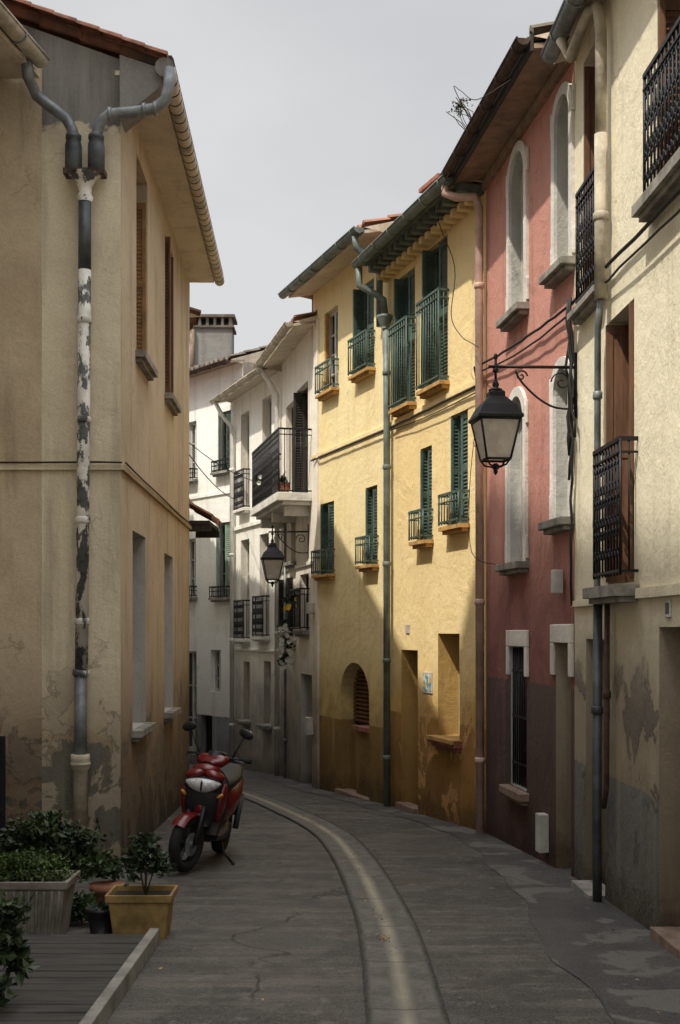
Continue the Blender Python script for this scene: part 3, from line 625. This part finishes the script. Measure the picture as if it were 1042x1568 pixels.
for i in range(9): # verge tiles
    x=-1.54-i*.2; z=6.74+(i*.2)*.36
    a=Vector((x+.02,10.66,z)); b=Vector((x-.24,10.66,z+.09)); n=6
    vs=[]
    for (q,rr) in((a,.07),(b,.058)):
        for j in range(n+1): t=math.pi*j/n; vs.append(q+Vector((0,-rr*math.cos(t),rr*math.sin(t)*.8)))
    mb.add(vs,[(j,j+1,n+2+j,n+1+j) for j in range(n)],'terrpot',True); mb.add(vs[:n+1],[tuple(range(n+1))],'terrpot')
soffit(mb,F0,-.01,6.40,.36,6.66,'soffit',.0)
for i in range(33):
    u=-.03+i*.196; mb.tube([P(u,.42,6.66),P(u+.02,.42,6.655),P(u+.17,.42,6.65),P(u+.19,.42,6.655)],[.062,.074,.066,.056],'soffit' if i%4 else 'creampipe',12)
    mb.tube([P(u+.182,.42,6.655),P(u+.20,.42,6.655)],.070,'darkwood',12)
mb.tube([P(-.05,.44,6.75),P(6.44,.44,6.75)],.036,'darkwood',6); mb.tube([P(-.03,.40,6.66),P(-.10,.40,6.655)],.085,'cement',12)
mb.obj('eaves',e)
mb=MB(); y=10.60
pipe(mb,[(-1.50,10.62,6.62),(-1.50,10.58,6.46),(-1.53,y,6.35),(-1.62,y,6.27),(-1.8,y,6.24),(-2.02,y,6.22),(-2.10,y,6.16),(-2.135,y,6.05),(-2.14,y,5.78)],.05,'zinc')
for q in((-1.62,6.27),(-1.72,6.255),(-2.02,6.22)): mb.tube([(q[0]-.015,y,q[1]),(q[0]+.015,y,q[1])],.062,'zinc',12)
pipe(mb,[(-2.70,10.4,6.62),(-2.70,10.45,6.48),(-2.66,y,6.38),(-2.52,y,6.27),(-2.40,y,6.18),(-2.35,y,6.08),(-2.34,y,5.78)],.05,'zinc')
for x in(-2.14,-2.34): mb.lathe((x,y,5.72),[(.05,0),(.075,.02),(.075,.22),(.06,.27),(.07,.28),(.07,.31),(.05,.33)],'zincdark',14)
mb.box(Q,-2.42,-2.06,10.54,10.68,5.68,5.73,'rust'); mb.lathe((-2.24,y,5.45),[(.06,0),(.075,.04),(.06,.06),(.06,.13),(.10,.2),(.15,.235)],'peel',14)
mb.tube([(-2.24,y,5.5),(-2.242,y,4.85)],.056,'zincdark',14); pipe(mb,[(-2.242,y,4.85),(-2.255,y,3.1),(-2.27,y,1.32)],.056,'peel',1.75,14)
mb.tube([(-2.27,y,1.34),(-2.275,y,1.30),(-2.275,y,1.28)],[.075,.075,.06],'peel',14); mb.tube([(-2.275,y,1.32),(-2.28,y,.55)],.056,'zinc',14)
mb.tube([(-2.28,y,.60),(-2.28,y,.56),(-2.28,y,.48),(-2.28,y,.46),(-2.28,y,gz(10.6)-.02)],[.085,.085,.085,.066,.066],'creampipe',16)
mb.tube([(-2.28,y,.53),(-2.28,y,.50)],.09,'creampipe',16)
mb.obj('downpipe',e)
# near-left wing and an added tall block (mostly outside the picture)
FW=FR(-3.05,10.72,.165,-1)
e=empty('stucco_house',(-4,8,gz(8)))
mb=MB(); facade(mb,FW,-2.4,0,-1,6.7,[(-2.2,-1.3,3.5,5,{}),(-2.3,-1.4,-.5,1.8,{})],'gable'); body(mb,FW,-2.4,0,-1,6.7,3,'gable'); mb.obj('walls',e)
mb=MB(); window(mb,FW,-2.2,-1.3,3.5,5,.16); door(mb,FW,-2.3,-1.4,-.25,1.8,.16,'brown'); mb.obj('windows_and_doors',e)
mb=roof(FW,-2.4,-.14,.42,6.72,-2.5,17,cap=(False,False)); mb.obj('roof',e); mb=MB(); soffit(mb,FW,-2.4,.0,.42,6.60,'soffit',.05); gutter(mb,FW,-2.4,-.12,.47,6.66,'creampipe',.075,'zinc'); mb.obj('gutter',e)
FT=FR(-3.05,8.4,.0,-1); e=empty('unseen_shading_house',(-5,0,0)); mb=MB()  # unseen house, placed and sized to shadow the right-hand walls and road
ops=[(u,u+1,z,z+1.7) for u in(-3,-6,-9,-12) for z in(.6,3.8,6.8,9.8)]
facade(mb,FT,-15,0,-1,12.8,ops,'white2'); body(mb,FT,-15,0,-1,12.8,6,'white2'); mb.obj('walls',e); mb=MB()
for o in ops: window(mb,FT,*o,.16)
mb.obj('windows',e); roof(FT,-15,.1,.4,12.85,-4,17).obj('roof',e)
# next left house with tiled porch canopy
FN=FR(-2.28,17.1,-.27,-1); e=empty('stucco_house',(-3,20,gz(20))); mb=MB(); facade(mb,FN,0,10,-2,6.2,[(3,3.9,-1.5,.9),(3,3.9,2.6,4)],'white2'); body(mb,FN,0,10,-2,6.2,4,'white2')
mb.obj('walls',e); mb=MB(); window(mb,FN,3,3.9,2.6,4,.16); door(mb,FN,3,3.9,-1.3,.9,.16,'brown'); mb.obj('windows_and_doors',e); roof(FN,0,10,.3,6.2,-3,17).obj('roof',e)
FC=FR(-2.22,17.15,0,-1); mb=roof(FC,0,1.4,.40,3.30,-.1,32,cap=(False,False)); mb.box(Q,-2.2,-1.84,17.2,17.26,3.1,3.2,'darkwood'); mb.box(Q,-2.2,-1.84,18.4,18.46,3.1,3.2,'darkwood'); mb.box(Q,-2.3,-1.86,17.18,18.5,3.2,3.25,'darkwood'); mb.obj('porch_canopy',e)
# ------------------------------------------------------------ street lamps
def lamp(x,y,z,wx,wy):
    e=empty('street_lamp',(wx,wy,z)); mb=MB(); A=Vector((wx,wy,z)); B=Vector((x,y,z)); d=(A-B); Ln=d.length; d.normalize()
    mb.tube([A,B-d*.06],.013,'iron',8); mb.tube([A+Vector((0,0,.12)),A-Vector((0,0,.42))],.016,'iron',8)
    def pt(s,h): return A-d*s+Vector((0,0,h))
    mb.tube(cat([pt(.0,-.33),pt(.08,-.34),pt(.2,-.32),pt(.33,-.24),pt(.45,-.12),pt(.50,-.03)],4),.009,'iron',6)
    for (cs,ch,r0,sg) in((.12,-.12,.085,1),(.45,-.075,.05,-1)):
        mb.tube([pt(cs+sg*r0*(1-a/32)*math.cos(a*.3),ch+r0*(1-a/32)*math.sin(a*.3)) for a in range(30)],.007,'iron',6)
    mb.tube([B+Vector((0,0,.07)),B-Vector((0,0,.10))],.011,'iron',8); mb.ell((x,y,z+.08),(.018,.018,.03),'iron',8,6); mb.ell((x,y,z-.03),(.025,.025,.025),'iron',8,6)
    t=z-.10; r4=math.pi/4+.13; ns=4
    mb.lathe((x,y,t),[(.008,0),(.018,-.02),(.03,-.05),(.02,-.07),(.055,-.085),(.06,-.10)],'iron',12)
    mb.lathe((x,y,t),[(.07,-.10),(.09,-.115),(.09,-.15),(.11,-.165)],'iron',ns,True,r4)
    mb.lathe((x,y,t),[(.11,-.165),(.19,-.225),(.245,-.30),(.262,-.315),(.262,-.335),(.235,-.345)],'iron',ns,True,r4)
    top,bot,rt,rb=t-.345,t-.66,.228,.14
    cr=lambda rr,zz:[Vector((x+rr*math.cos(r4+j*2*math.pi/ns),y+rr*math.sin(r4+j*2*math.pi/ns),zz)) for j in range(ns)]
    tp,bp=cr(rt,top),cr(rb,bot)
    for j in range(ns):
        k=(j+1)%ns; mb.poly([tp[j],tp[k],bp[k],bp[j]],'lampglass'); mb.tube([tp[j],bp[j]],.010,'iron',6); mb.tube([bp[j],bp[k]],.010,'iron',6); mb.tube([tp[j],tp[k]],.011,'iron',6)
        mb.ell(tp[j]+Vector((0,0,.035)),(.012,.012,.025),'iron',6,4)
        mb.tube([bp[j],bp[j].lerp(Vector((x,y,bot)),.3)-Vector((0,0,.045)),Vector((x,y,bot-.065))],.008,'iron',6)
    mb.lathe((x,y,bot-.05),[(.015,.02),(.035,0),(.03,-.02),(.015,-.035),(.02,-.05),(.004,-.075)],'iron',12)
    mb.ell((x,y,(top+bot)/2+.04),(.04,.04,.07),'frame',10,8); mb.tube([(x,y,top+.05),(x,y,(top+bot)/2+.08)],.02,'iron',8)
    mb.obj('lantern_and_bracket',e)
lamp(1.27,9.85,3.84,1.93,9.88); lamp(-1.08,19.3,3.26,-.50,19.25)
# ------------------------------------------------------------ cables
mb=MB()
cable(mb,F1.P(5,.05,4.2),F1.P(9.9,.05,4.36),.0,.014,16,.006); cable(mb,F1.P(5,.06,4.12),F1.P(9.9,.06,4.28),.04,.009,16,.006)
cable(mb,F1.P(9.9,.05,4.36),F2.P(2.9,.06,4.52),.03,.012,14,.006); cable(mb,F1.P(9.9,.06,4.28),F2.P(2.9,.06,4.45),.05,.009,14,.005)
cable(mb,F2.P(2.95,.14,4.5),F3.P(.1,.05,4.30),.0,.01,4); cable(mb,F3.P(.1,.05,4.33),F3.P(3.1,.05,4.33),.0,.013,14,.004); cable(mb,F4.P(0,.05,4.33),F4.P(3.1,.05,4.33),.0,.012,14,.004)
cable(mb,F3.P(.1,.06,4.26),F3.P(2.9,.06,4.29),.03,.007,14,.003)
for k in range(5): cable(mb,F1.P(9.85+R.uniform(-.04,.08),.06,4.4),F1.P(9.85+R.uniform(-.1,.1),.06,R.uniform(2.9,3.7)),0,.012,9,.025)
cable(mb,F1.P(9.9,.04,3.6),F1.P(9.92,.04,1.9),0,.012,10,.008)
mb.obj('facade_cables')
mb=MB(); pts=[F2.P(2.7,.45,6.5),F2.P(2.9,.55,6.1),F3.P(.15,.3,5.6),F3.P(.25,.3,5.1),F3.P(.1,.25,4.85),F2.P(2.9,.2,4.75),F2.P(2.5,.2,4.6)]
mb.tube(cat([Vector(q) for q in pts],5),.005,'cable',5)
pts=[F2.P(1.9,.42,6.65),F2.P(1.4,.7,6.75),F2.P(.9,.75,6.5),F2.P(.5,.7,6.25),F2.P(.3,.45,6.35)]; mb.tube(cat([Vector(q) for q in pts],5),.004,'cable',5)
pts=[F2.P(2.95,.12,3.9),F2.P(2.9,.2,3.2),F2.P(2.6,.25,2.5),F2.P(2.2,.1,2.35)]; mb.tube(cat([Vector(q) for q in pts],5),.004,'cable',5)
cable(mb,(-2.15,17,4.2),F6.P(2.9,.05,4.35),.1,.008); cable(mb,(-2.15,17,4.35),F5.P(2.9,.05,4.3),.15,.006)
mb.obj('loose_wires')
# ------------------------------------------------------------ scooter
def scooter():
    mb=MB()
    hd=Vector((-.10,-1,0)).normalized(); lf=Vector((-hd.y,hd.x,0))
    org=Vector((-1.20,10.82,gz(10.82))); lean=math.radians(-6.5); S=.96
    def W(x,y,z):
        y2=y*math.cos(lean)-z*math.sin(lean); z2=y*math.sin(lean)+z*math.cos(lean)
        q=org+hd*x*S+lf*y2*S; return Vector((q.x,q.y,gz(q.y)+max(z2,0)*S+.004))
    st=math.radians(-18)
    def WF(x,y,z):
        dx,dy=x-.45,y; return W(.45+dx*math.cos(st)-dy*math.sin(st),dx*math.sin(st)+dy*math.cos(st),z)
    def sp(a,p): return math.copysign(abs(a)**p,a)
    def loft(secs,k,T=W,n=24,p=.75):
        vs=[]
        for (x,z,ang,w,h) in secs:
            for j in range(n):
                t=2*math.pi*j/n; a=h*sp(math.sin(t),p); vs.append(T(x+a*math.cos(ang),w*sp(math.cos(t),p),z+a*math.sin(ang)))
        m=len(secs); mb.add(vs,[(i*n+j,i*n+(j+1)%n,(i+1)*n+(j+1)%n,(i+1)*n+j) for i in range(m-1) for j in range(n)],k,True)
        b=len(mb.v)-len(vs); mb.f+= [[b+j for j in range(n)],[b+(m-1)*n+j for j in range(n)]]; mb.m+=[mb.mi(k)]*2; mb.sm+=[True]*2
    def tb(pts,r,k,T=W,seg=8): mb.tube([T(*p) for p in pts],r,k,seg)
    def E(k,f,T=W,nu=16,nv=10): mb.ell((0,0,0),(1,1,1),k,nu,nv,P=lambda x,y,z:T(*f(x,y,z)))
    def wheel(cx,T,wd,Rr=.255):
        n=32; m=10; vs=[]
        for i in range(n):
            a=2*math.pi*i/n
            for j in range(m):
                b=2*math.pi*j/m; rr=Rr-.05+.05*math.cos(b); vs.append(T(cx+rr*math.cos(a),wd*math.sin(b),Rr+rr*math.sin(a)))
        mb.add(vs,[(i*m+j,i*m+(j+1)%m,((i+1)%n)*m+(j+1)%m,((i+1)%n)*m+j) for i in range(n) for j in range(m)],'rub',True)
        tb([(cx+(Rr-.09)*math.cos(i*.2244),0,Rr+(Rr-.09)*math.sin(i*.2244)) for i in range(29)],.020,'blk',T)
        for q in range(5):
            a=q*1.2566+.3; tb([(cx+.03*math.cos(a),0,Rr+.03*math.sin(a)),(cx+(Rr-.09)*math.cos(a),0,Rr+(Rr-.09)*math.sin(a))],.014,'zincdark',T)
        tb([(cx,-.07,Rr),(cx,.07,Rr)],.032,'zincdark',T,12); tb([(cx,.045,Rr),(cx,.05,Rr)],.10,'zinc',T,18); tb([(cx,-.045,Rr),(cx,-.05,Rr)],.10,'zinc',T,18)
    wheel(.66,WF,.052); wheel(-.60,W,.06)
    for s in(-1,1): tb([(.66,s*.08,.255),(.60,s*.08,.44),(.50,s*.06,.68)],.022,'blk',WF)
    n=12; vs=[]
    for i in range(n+1):
        a=math.radians(40+115*i/n)
        for j in range(7):
            b=(j/6-.5)*2; rr=.285-.03*b*b; vs.append(WF(.66+rr*math.cos(a),.07*b,.255+rr*math.sin(a)))
    mb.add(vs,[(i*7+j,i*7+j+1,(i+1)*7+j+1,(i+1)*7+j) for i in range(n) for j in range(6)],'redp',True)
    loft([(.46,.40,0,.08,.05),(.49,.50,0,.13,.06),(.50,.60,0,.16,.08),(.48,.72,0,.17,.09),(.44,.84,0,.15,.10),(.38,.93,0,.10,.07)],'blk')
    loft([(.38,.32,0,.15,.04),(.39,.50,0,.20,.045),(.37,.68,0,.215,.05),(.34,.82,0,.19,.05),(.32,.90,0,.12,.04)],'blk')
    for s in(-1,1):
        E('redp',lambda x,y,z,s=s:(.455+.085*x-.03*abs(z),s*(.155+.052*y+.02*z),.62+.18*z))
        E('redp',lambda x,y,z,s=s:(.50+.075*x,s*(.085+.10*y),.865+.050*z-.02*y))
        E('amber',lambda x,y,z,s=s:(.545+.03*x,s*(.165+.03*y),.69+.022*z+.015*y))
    E('redp',lambda x,y,z:(.50+.085*x,.075*y,.57+.09*z-.02*abs(y)))
    E('redp',lambda x,y,z:(.45+.09*x,.13*y,.91+.05*z))
    E('blk',lambda x,y,z:(.535+.05*x,.175*y,.77+.08*z))
    E('lens',lambda x,y,z:(.565+.055*x-.03*y*y,.165*y,.772+.064*z*(1-.25*y*y)+.022*y*y),nu=24)
    E('blk',lambda x,y,z:(.615+.012*x,.010*y,.772+.05*z)); E('blk',lambda x,y,z:(.585+.02*x,.055*y,.50+.03*z))
    loft([(.44,.95,1.2,.06,.03),(.40,.97,1.2,.14,.05),(.34,1.00,1.2,.16,.05),(.27,1.01,1.2,.12,.04),(.24,1.01,1.2,.06,.02)],'redp',WF)
    loft([(.33,1.045,1.4,.11,.02),(.27,1.05,1.4,.09,.02)],'blk',WF)
    vs=[]
    for i in range(6):
        for j in range(9):
            b=(j/8-.5)*2; t=i/5; vs.append(WF(.46-.10*t-.06*b*b,b*(.12-.04*t),.95+.13*t-.02*b*b))
    mb.add(vs,[(i*9+j,i*9+j+1,(i+1)*9+j+1,(i+1)*9+j) for i in range(5) for j in range(8)],'blk',True)
    for s in(-1,1):
        tb([(.31,s*.13,1.01),(.28,s*.22,1.02),(.24,s*.31,1.01)],.013,'blk',WF); tb([(.275,s*.21,1.02),(.235,s*.33,1.01)],.02,'rub',WF,10)
        tb([(.33,s*.2,1.01),(.325,s*.31,1.0)],.006,'zincdark',WF)
        tb([(.31,s*.17,1.03),(.325,s*.22,1.12),(.325,s*.27,1.22)],.007,'blk',WF,6)
        mb.ell((0,0,0),(1,1,1),'blk',14,9,P=lambda x,y,z,s=s:WF(.335+.024*x,s*.295+.072*y,1.26+.046*z-s*.015*y))
        mb.ell((0,0,0),(1,1,1),'mirror',14,9,P=lambda x,y,z,s=s:WF(.316+.012*x,s*.295+.060*y,1.26+.036*z))
    loft([(.40,.30,1.57,.15,.05),(.2,.28,1.57,.17,.045),(0,.29,1.57,.17,.05),(-.15,.33,1.57,.16,.08)],'blk')
    loft([(-.02,.40,1.57,.10,.10),(-.10,.50,1.57,.14,.17),(-.3,.56,1.57,.175,.17),(-.55,.63,1.57,.175,.13),(-.8,.71,1.57,.13,.085),(-.96,.76,1.57,.06,.04)],'redp')
    loft([(-.02,.68,1.57,.07,.03),(-.08,.71,1.57,.12,.05),(-.25,.74,1.57,.16,.06),(-.45,.77,1.57,.165,.055),(-.55,.80,1.57,.15,.06),(-.78,.83,1.57,.12,.05),(-.86,.83,1.57,.06,.03)],'blk')
    loft([(-.15,.27,1.57,.10,.08),(-.35,.27,1.57,.14,.11),(-.6,.26,1.57,.10,.08),(-.7,.26,1.57,.06,.05)],'blk')
    tb([(-.3,-.13,.25),(-.45,-.17,.27),(-.5,-.18,.30)],.02,'alu'); tb([(-.48,-.18,.29),(-.52,-.18,.30),(-.85,-.19,.38),(-.88,-.19,.385)],[.03,.055,.055,.03],'zincdark',W,14)
    tb([(-.75,-.09,.86),(-.98,-.10,.90),(-1.02,0,.91),(-.98,.10,.90),(-.75,.09,.86)],.012,'blk')
    loft([(-.80,.55,1.2,.10,.02),(-.95,.45,1.2,.09,.02),(-1.0,.35,1.2,.08,.01)],'blk'); mb.ell((0,0,0),(1,1,1),'amber',10,7,P=lambda x,y,z:W(-.95+.03*x,.07*y,.70+.03*z))
    for s in(-1,1): tb([(-.62,s*.13,.26),(-.72,s*.14,.60)],.028,'zincdark')
    tb([(.02,.10,.26),(.06,.17,.12),(.09,.26,.04)],.012,'blk'); tb([(.04,.26,.038),(.14,.28,.04)],.014,'blk'); tb([(.38,0,.62),(.46,0,.4)],.03,'blk')
    mb.obj('motor_scooter')
scooter()
# ------------------------------------------------------------ planters, deck
def rp(name,cx,cy,w,d,h,k,ribs=0):
    e=empty(name,(cx,cy,gz(cy))); mb=MB(); z0=gz(cy)-.02
    def ring(s,z): return [(cx+a*w/2*s,cy+b*d/2*s,z) for a,b in((-1,-1),(1,-1),(1,1),(-1,1))]
    L=[ring(.80,z0),ring(.96,z0+h-.05),ring(1.04,z0+h-.05),ring(1.06,z0+h),ring(.96,z0+h),ring(.93,z0+h-.05)]
    vs=sum(L,[]); mb.add(vs,[(i*4+j,i*4+(j+1)%4,(i+1)*4+(j+1)%4,(i+1)*4+j) for i in range(5) for j in range(4)]+[(0,1,2,3)],k)
    mb.add(ring(.93,z0+h-.035),[(0,1,2,3)],'soil')
    for i in range(ribs):
        x=-.9+1.8*i/(ribs-1); mb.tube([(cx+x*w/2*.8,cy-d/2*.8-.004,z0+.02),(cx+x*w/2*.96,cy-d/2*.96-.004,z0+h-.06)],.012,k,6)
    mb.obj('planter_box',e,.008); return e,z0+h
e,z=rp('yellow_planter',-1.27,7.75,.40,.30,.31,'ypot'); mb=MB(); 
for i in range(5): mb.tube([(-1.25,7.75,z-.04),(-1.25+R.uniform(-.05,.05),7.75,z+.1),(-1.25+R.uniform(-.14,.14),7.75+R.uniform(-.08,.08),z+.28)],.006,'stem',5)
foliage(mb,(-1.25,7.75,z+.19),(.15,.14,.17),750,.05,['leafd','leafd','leafm']); mb.obj('shrub_foliage',e)
e,z=rp('ribbed_planter',-2.0,7.75,.56,.36,.40,'gpot',11); mb=MB(); foliage(mb,(-2.02,7.75,z+.03),(.28,.16,.12),2600,.028,['leafb','leafb','leafm']); mb.obj('moss_plant_foliage',e)
mb=MB(); e=empty('potted_shrub',(-2.1,8.75,gz(8.75)))
mb.lathe((-2.1,8.75,gz(8.75)),[(.12,0),(.17,.24),(.19,.25),(.19,.29),(.16,.29),(.15,.26)],'gpot',18)
for i in range(9): mb.tube([(-2.1,8.75,-.1),(-2.1+R.uniform(-.2,.2),8.7,.1),(-2.1+R.uniform(-.35,.35),8.75+R.uniform(-.2,.1),.3)],.008,'stem',5)
foliage(mb,(-2.12,8.7,.08),(.38,.25,.27),2600,.06,['leafd','leafd','leafm']); mb.obj('pot_and_foliage',e)
e=empty('potted_shrub',(-1.62,8.5,gz(8.5))); mb=MB(); mb.lathe((-1.62,8.4,gz(8.4)),[(.07,0),(.11,.17),(.125,.18),(.125,.22),(.1,.22)],'terrpot',18); foliage(mb,(-1.68,8.4,.02),(.15,.12,.12),420,.05,['leafd','leafm']); foliage(mb,(-1.72,8.1,-.2),(.14,.12,.1),420,.05,['leafm','leafd']); mb.obj('pot_and_foliage',e)
e=empty('round_pot',(-1.52,7.85,gz(7.9))); mb=MB(); mb.lathe((-1.54,7.8,gz(7.8)),[(.07,0),(.10,.14),(.11,.15),(.11,.17),(.09,.17),(.085,.14)],'blk',18); foliage(mb,(-1.54,7.8,gz(7.8)+.16),(.08,.08,.04),120,.04,['leafm','leafd']); mb.obj('pot_and_foliage',e)
e=empty('potted_shrub',(-1.68,5.9,gz(5.9))); mb=MB(); mb.lathe((-1.74,5.75,gz(5.75)+.07),[(.08,0),(.11,.1),(.12,.14),(.10,.14)],'gpot',18)
for i in range(8):
    q=(-1.70+R.uniform(-.2,.24),5.85+R.uniform(-.15,.15),R.uniform(.08,.30)); mb.tube([(-1.74,5.75,-.03),(-1.72+(q[0]+1.72)*.4,5.8,.10),q],.005,'stem',5); foliage(mb,q,(.08,.08,.08),60,.055,['leafd','leafd','leafm'])
foliage(mb,(-1.62,5.8,-.02),(.17,.14,.13),170,.06,['leafd','leafm']); mb.obj('pot_and_foliage',e)
e=empty('wooden_deck',(-2.2,6,gz(6))); mb=MB(); y=3.6
while y<7.42:
    dz=R.uniform(-.003,.003); vs=[(x,yy,gz(yy)+z+dz) for x in(-3.0,-1.19) for yy in(y,y+.125) for z in(.0,.06)]
    mb.add(vs,[(0,1,3,2),(4,6,7,5),(0,4,5,1),(2,3,7,6),(0,2,6,4),(1,5,7,3)],'deck'); y+=.135
mb.obj('planks',e,.006); mb=MB(); vs=[(x,yy,gz(yy)+z) for x in(-1.18,-1.12) for yy in(3.6,7.5) for z in(.0,.10)]
mb.add(vs,[(0,1,3,2),(4,6,7,5),(0,4,5,1),(2,3,7,6),(0,2,6,4),(1,5,7,3)],'deckedge'); mb.obj('edge_board',e,.006)
mb=MB(); 
for i in range(9):
    b=Vector(F2.P(1.9+R.uniform(-.15,.15),.43,6.6)); mb.tube([b,b+Vector((-.05+R.uniform(-.05,.05),R.uniform(-.05,.05),.1)),b+Vector((-.1+R.uniform(-.12,.05),R.uniform(-.1,.1),.2))],.004,'stem',4); foliage(mb,b+Vector((-.1,0,.17)),(.08,.06,.06),14,.03,['leafd','stem'])
mb.obj('gutter_weeds')
# ------------------------------------------------------------ sky, sun, camera
el=math.radians(58); w=bpy.data.worlds.new('World'); sc.world=w; w.use_nodes=True; t=w.node_tree; bg=t.nodes['Background']
sd=Vector((-math.cos(el)*.7071,-math.cos(el)*.7071,math.sin(el)))
sky=t.nodes.new('ShaderNodeTexSky'); sky.sky_type='NISHITA'; sky.sun_disc=False; sky.sun_elevation=el; sky.sun_rotation=math.radians(225); sky.dust_density=4; sky.air_density=1.5
hs=t.nodes.new('ShaderNodeHueSaturation'); hs.inputs['Saturation'].default_value=.3; t.links.new(sky.outputs[0],hs.inputs['Color'])
tc=t.nodes.new('ShaderNodeTexCoord'); nz=t.nodes.new('ShaderNodeTexNoise'); nz.inputs['Scale'].default_value=1.6; nz.inputs['Detail'].default_value=5; nz.inputs['Roughness'].default_value=.5
mp=t.nodes.new('ShaderNodeMapping'); mp.inputs['Scale'].default_value=(1,1,2.2); t.links.new(tc.outputs['Generated'],mp.inputs[0]); t.links.new(mp.outputs[0],nz.inputs['Vector'])
cr=t.nodes.new('ShaderNodeMix'); cr.data_type='RGBA'; cr.inputs[6].default_value=(5.7,5.85,6.1,1); cr.inputs[7].default_value=(7.7,7.75,7.8,1)
m2=t.nodes.new('ShaderNodeMapRange'); m2.inputs[1].default_value=.35; m2.inputs[2].default_value=.65; t.links.new(nz.outputs[0],m2.inputs[0]); t.links.new(m2.outputs[0],cr.inputs[0])
mx=t.nodes.new('ShaderNodeMix'); mx.data_type='RGBA'; mx.inputs[0].default_value=.85; t.links.new(hs.outputs[0],mx.inputs[6]); t.links.new(cr.outputs[2],mx.inputs[7])
# overcast sky: brighter towards the zenith
sx=t.nodes.new('ShaderNodeSeparateXYZ'); t.links.new(tc.outputs['Generated'],sx.inputs[0])
m3=t.nodes.new('ShaderNodeMapRange'); m3.interpolation_type='SMOOTHSTEP'
for i,q in enumerate((.48,.90,1.0,4.3)): m3.inputs[i+1].default_value=q
t.links.new(sx.outputs[2],m3.inputs[0]); vm=t.nodes.new('ShaderNodeVectorMath'); vm.operation='SCALE'; t.links.new(mx.outputs[2],vm.inputs[0]); t.links.new(m3.outputs[0],vm.inputs['Scale'])
t.links.new(vm.outputs[0],bg.inputs['Color']); bg.inputs['Strength'].default_value=.1
sl=bpy.data.lights.new('sun','SUN'); sl.energy=4.6; sl.angle=math.radians(1.0); sl.color=(1,.93,.80); so=bpy.data.objects.new('sun',sl); sc.collection.objects.link(so)
so.rotation_euler=sd.to_track_quat('Z','Y').to_euler(); so.location=(-10,-10,20)
cd=bpy.data.cameras.new('camera'); co=bpy.data.objects.new('camera',cd); sc.collection.objects.link(co); co.location=(0,0,1.69); co.rotation_euler=(math.pi/2,0,0)
cd.sensor_fit='HORIZONTAL'; cd.sensor_width=24; cd.lens=1850/1042*24; cd.shift_y=181/1042; cd.clip_end=2000; cd.clip_start=.05
sc.camera=co
sc.view_settings.view_transform='Standard'; sc.view_settings.look='None'; sc.view_settings.exposure=0
